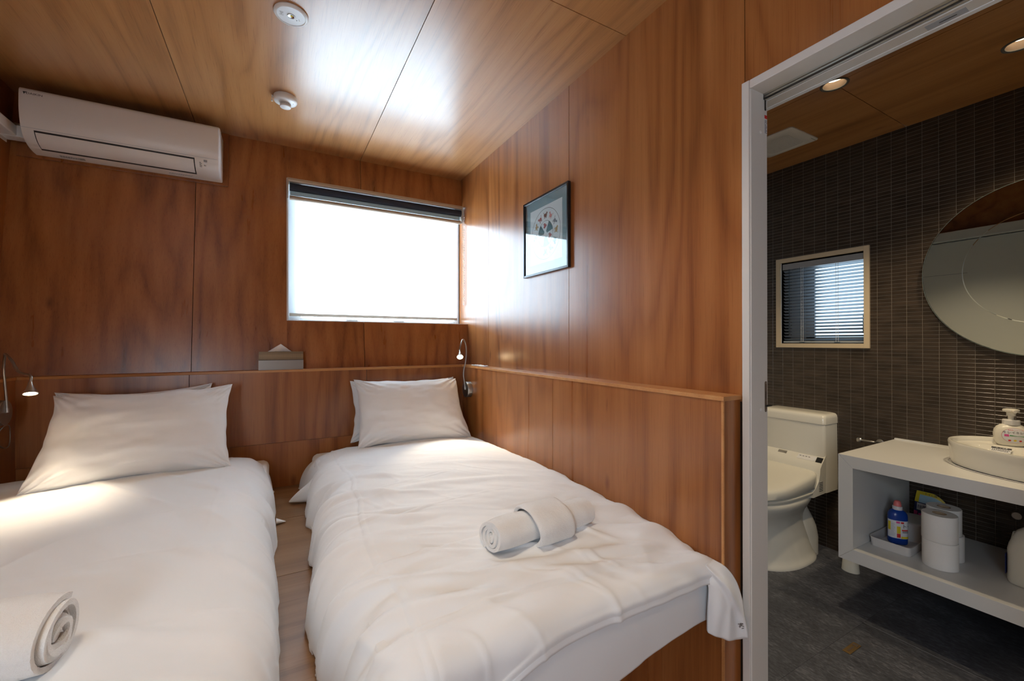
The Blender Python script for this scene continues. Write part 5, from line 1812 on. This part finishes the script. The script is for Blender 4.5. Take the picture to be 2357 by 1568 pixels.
# blue bottle in the tray
bz = SZ + .0034
bxx, byy = 2.560, .862
t = thing('cleaner_bottle', 'blue cleaner bottle with a pink cap in the tray', 'bottle', (bxx, byy, bz), rot=(0, 0, R(38)))
bpf = [(.030, 0), (.0345, .003), (.036, .010), (.036, .128), (.0345, .140), (.028, .151), (.020, .157), (.0175, .160)]
obj('bottle_body', MB().rings(oval_lathe(bpf, .72, 1.0, p=2.6)), 'bottle_blue', t, smooth=50, local=True)
obj('neck_ring', MB().lathe([(.0185, .158), (.0190, .172), (.017, .175)], (0, 0, 0), 'z', 32), 'clear_cap', t, smooth=45, local=True)
obj('cap', MB().lathe([(.0150, .174), (.0140, .186), (.0115, .196), (.0085, .199), (.0, .2)], (0, 0, 0), 'z', 28, True, False), 'pink_cap', t, smooth=45, local=True)
def bl_patch(u0, u1, v0, v1, m, name, off):
    """wrapped rectangle on the bottle's front (towards -x, local); u to the right"""
    n_ = 14
    P = np.zeros((2, n_, 3))
    for j in range(n_):
        u = u0 + (u1 - u0) * j / (n_ - 1)
        a = u / .033
        q = math.pi + a
        c_, s_ = math.cos(q), math.sin(q)
        f_ = (abs(c_) ** 2.6 + abs(s_) ** 2.6) ** (-1 / 2.6)
        for i, v in enumerate((v0, v1)):
            P[i, j] = ((.036 + off) * .72 * c_ * f_ - (0), (.036 + off) * s_ * f_, v)
    return obj(name, MB().grid(P), m, t, local=True, smooth=60)
bl_patch(-.050, .050, .030, .112, 'label_white', 'label', .0004)
bl_patch(-.046, -.030, .064, .104, 'label_yellow', 'label_block', .0009)
bl_patch(-.012, .000, .100, .109, 'label_pink', 'label_block', .0009)
bl_patch(.003, .013, .100, .108, 'label_red', 'label_block', .0009)
bl_patch(-.010, .002, .034, .052, 'label_red', 'label_block', .0009)
bl_patch(-.010, .002, .053, .086, 'label_yellow', 'label_block', .0009)
bl_patch(.004, .040, .031, .041, 'label_yellow', 'label_block', .0009)
bl_patch(.006, .030, .067, .073, 'label_red', 'label_block', .0009)
for r_ in range(3):
    bl_patch(.008, .030, .058 - r_ * .003 + .006, .0595 - r_ * .003 + .006, 'label_black', 'label_print', .0010)
for r_ in range(12):
    bl_patch(-.028, -.028 + random.uniform(.008, .014), .096 - r_ * .005, .0975 - r_ * .005, 'sticker_grey', 'label_print', .0009)
def bl_text(body, size, u, v, m):
    cu_ = bpy.data.curves.new('t', 'FONT')
    cu_.body = body; cu_.size = size; cu_.align_x = 'LEFT'; cu_.align_y = 'CENTER'; cu_.resolution_u = 2
    tmp = bpy.data.objects.new('tmp_text', cu_)
    col.objects.link(tmp)
    me = bpy.data.meshes.new_from_object(tmp.evaluated_get(bpy.context.evaluated_depsgraph_get()))
    bpy.data.objects.remove(tmp); bpy.data.curves.remove(cu_)
    me.materials.clear()
    for vv in me.vertices:
        q = math.pi + (u + vv.co.x) / .033
        c_, s_ = math.cos(q), math.sin(q)
        f_ = (abs(c_) ** 2.6 + abs(s_) ** 2.6) ** (-1 / 2.6)
        vv.co = ((.0372) * .72 * c_ * f_, .0372 * s_ * f_, v + vv.co.y)
    return obj('lettering', me, m, t, local=True)
bl_text('トイレ', .021, .004, .087, 'label_black')

# lidded container in the tray
t = thing('lidded_container', 'translucent lidded container in the tray behind the blue bottle', 'container', (2.70, .850, bz))
obj('tub', MB().rings([sup(2.706, .850, .078, .052, bz, 3.0), sup(2.706, .850, .084, .058, bz + .070, 3.0)]), 'tray_plastic', t, smooth=50)
obj('lid', MB().rings([sup(2.706, .850, .088, .062, bz + .070, 3.0), sup(2.706, .850, .089, .063, bz + .084, 3.0), sup(2.706, .850, .084, .058, bz + .088, 3.0), sup(2.706, .850, .060, .040, bz + .086, 3.0)]), 'tray_plastic', t, smooth=45)

# refill pouch leaning on the tiles
t = thing('refill_pouch', 'bright yellow and blue refill pouch leaning on the dark tiles', 'pouch', (2.86, .84, SZ))
def pouch_pt(u, v):
    """u in -1..1 (right positive), v in 0..1 height"""
    w_ = .060 * (1 - .10 * max(0, v - .75) / .25)
    top = .185 - .020 * u * abs(u) * (u > 0) * 1.6
    z = SZ + .001 + v * top
    x = 2.862 + .035 * v - .020 * (1 - u * u) * (1 - v) ** .7 - .004
    return Vector((x, .842 - u * w_, z))
def pouch_patch(u0, u1, v0, v1, m, name, off=0.0):
    P = np.zeros((9, 15, 3))
    for i in range(9):
        for j in range(15):
            p = pouch_pt(u0 + (u1 - u0) * j / 14, v0 + (v1 - v0) * i / 8)
            P[i, j] = (p.x - off, p.y, p.z)
    return obj(name, MB().grid(P), m, t, smooth=60)
o_ = pouch_patch(-1, 1, 0, 1, 'label_navy', 'pouch_film')
md = o_.modifiers.new('thick', 'SOLIDIFY'); md.thickness = .006
pouch_patch(-.98, .98, .90, .995, 'label_yellow', 'print_block', .0012)
pouch_patch(-.98, -.70, .70, .92, 'label_yellow', 'print_block', .0011)
pouch_patch(.80, .98, .60, .92, 'label_yellow', 'print_block', .0011)
pouch_patch(-.70, .78, .70, .91, 'label_sky', 'print_block', .0013)
pouch_patch(-.80, -.02, .50, .68, 'label_white', 'print_block', .0013)
pouch_patch(-.98, -.72, .04, .46, 'label_pink', 'print_block', .0013)
pouch_patch(-.65, .60, .24, .42, 'label_pink', 'print_block', .0013)
pouch_patch(-.62, .60, .04, .22, 'label_white', 'print_block', .0013)
Mp = frame_matrix(pouch_pt(.40, .57) + Vector((-.0035, 0, 0)), (0, -1, 0), (.19, 0, 1))
text('lettering', 'キ', .034, 'label_yellow', t, Mp)
Mp = frame_matrix(pouch_pt(-.42, .59) + Vector((-.0045, 0, 0)), (0, -1, 0), (.19, 0, 1))
text('lettering', '除菌', .018, 'label_navy', t, Mp)
Mp = frame_matrix(pouch_pt(-.10, .13) + Vector((-.0050, 0, 0)), (0, -1, 0), (.19, 0, 1))
text('lettering', 'マジッ', .020, 'label_black', t, Mp)
Mp = frame_matrix(pouch_pt(.05, .945) + Vector((-.0040, 0, 0)), (0, -1, -.08), (.19, -.08, 1))
text('lettering', 'トイレ用', .012, 'label_navy', t, Mp)

# toilet rolls, two stacks of two
def roll_mesh():
    n = 56
    pr_ = [(.0225, 0), (.0550, 0), (.0562, .002), (.0562, .1085), (.0550, .1105), (.0225, .1105)]
    return MB().lathe(pr_, (0, 0, 0), 'z', n, False, False).mesh('paper_roll')
rm = roll_mesh(); rm.materials.append(MATS['paper']); smooth_mesh(rm, 40)
cm = MB().lathe([(.0225, .0005), (.0225, .1100), (.0210, .1100), (.0210, .0005), (.0225, .0005)], (0, 0, 0), 'z', 36, False, False).mesh('core'); cm.materials.append(MATS['core_card']); smooth_mesh(cm, 40)
tm_ = MB().grid(np.array([[[(.0566) * math.cos(a), .0566 * math.sin(a), z] for a in np.linspace(3.2, 4.4, 10)] for z in (.001, .1095)])).mesh('loose_sheet'); tm_.materials.append(MATS['paper']); smooth_mesh(tm_, 60)
for (x, y, k, rz, lb) in ((2.462, .688, 0, .3, 'lower toilet roll of the front stack on the vanity shelf'), (2.463, .690, 1, 2.6, 'upper toilet roll of the front stack on the vanity shelf'),
                          (2.585, .703, 0, 1.0, 'lower toilet roll of the rear stack on the vanity shelf'), (2.578, .708, 1, 4.0, 'upper toilet roll of the rear stack on the vanity shelf')):
    t = thing('toilet_roll', lb, 'toilet roll', (x, y, SZ + .0008 + k * .1112), 'toilet rolls stacked on the vanity shelf', rot=(0, 0, rz))
    for nm, me in (('paper_layers', rm), ('core', cm), ('loose_sheet', tm_)):
        o_ = bpy.data.objects.new(nm, me); col.objects.link(o_); o_.parent = t

# detergent jug at the right edge
t = thing('detergent_jug', 'cream plastic detergent jug at the right end of the shelf', 'jug', (2.56, .44, SZ))
jz = SZ + .0006
jug = [(.058, .000), (.064, .003), (.066, .012), (.066, .130), (.063, .150), (.054, .185), (.046, .205), (.032, .220), (.022, .226)]
obj('jug_body', MB().rings([sup(2.566, .440, r_ * .85, r_ * 1.18, jz + h_, 3.0) for r_, h_ in jug]), 'jug_white', t, smooth=50)
obj('neck', MB().lathe([(.0245, jz + .222), (.0245, jz + .256), (.022, jz + .258), (.0, jz + .258)], (2.566, .430, 0), 'z', 30, True, False), 'jug_white', t, smooth=45)
obj('handle_recess', MB().rings([sup(2.566, .4555, .050 - .020 * k, .0590 - .010 * k, jz + .140 + .055 * k, 2.6) for k in (0, .33, .66, 1)]), 'jug_white', t, smooth=50)
obj('side_label', MB().box(2.530, 2.600, .5175, .5190, jz + .030, jz + .110), 'label_navy', t)

# trap pipe behind the jug
t = thing('drain_pipe', 'chrome waste pipe below the washbasin', 'pipe', (2.80, .40, SZ))
obj('down_pipe', MB().tube([(2.80, .470, VZ1 - .056), (2.80, .470, SZ + .002)], .016, 18), 'chrome', t, smooth=60)
obj('valve', MB().tube([(XT - .002, .545, SZ + .190), (2.85, .545, SZ + .190)], .010, 14), 'steel_brushed', t, smooth=60)
obj('valve_knob', MB().lathe([(.016, 2.850), (.018, 2.846), (.018, 2.830), (.015, 2.826)], (0, .545, SZ + .190), 'x', 20), 'steel_brushed', t, smooth=45)
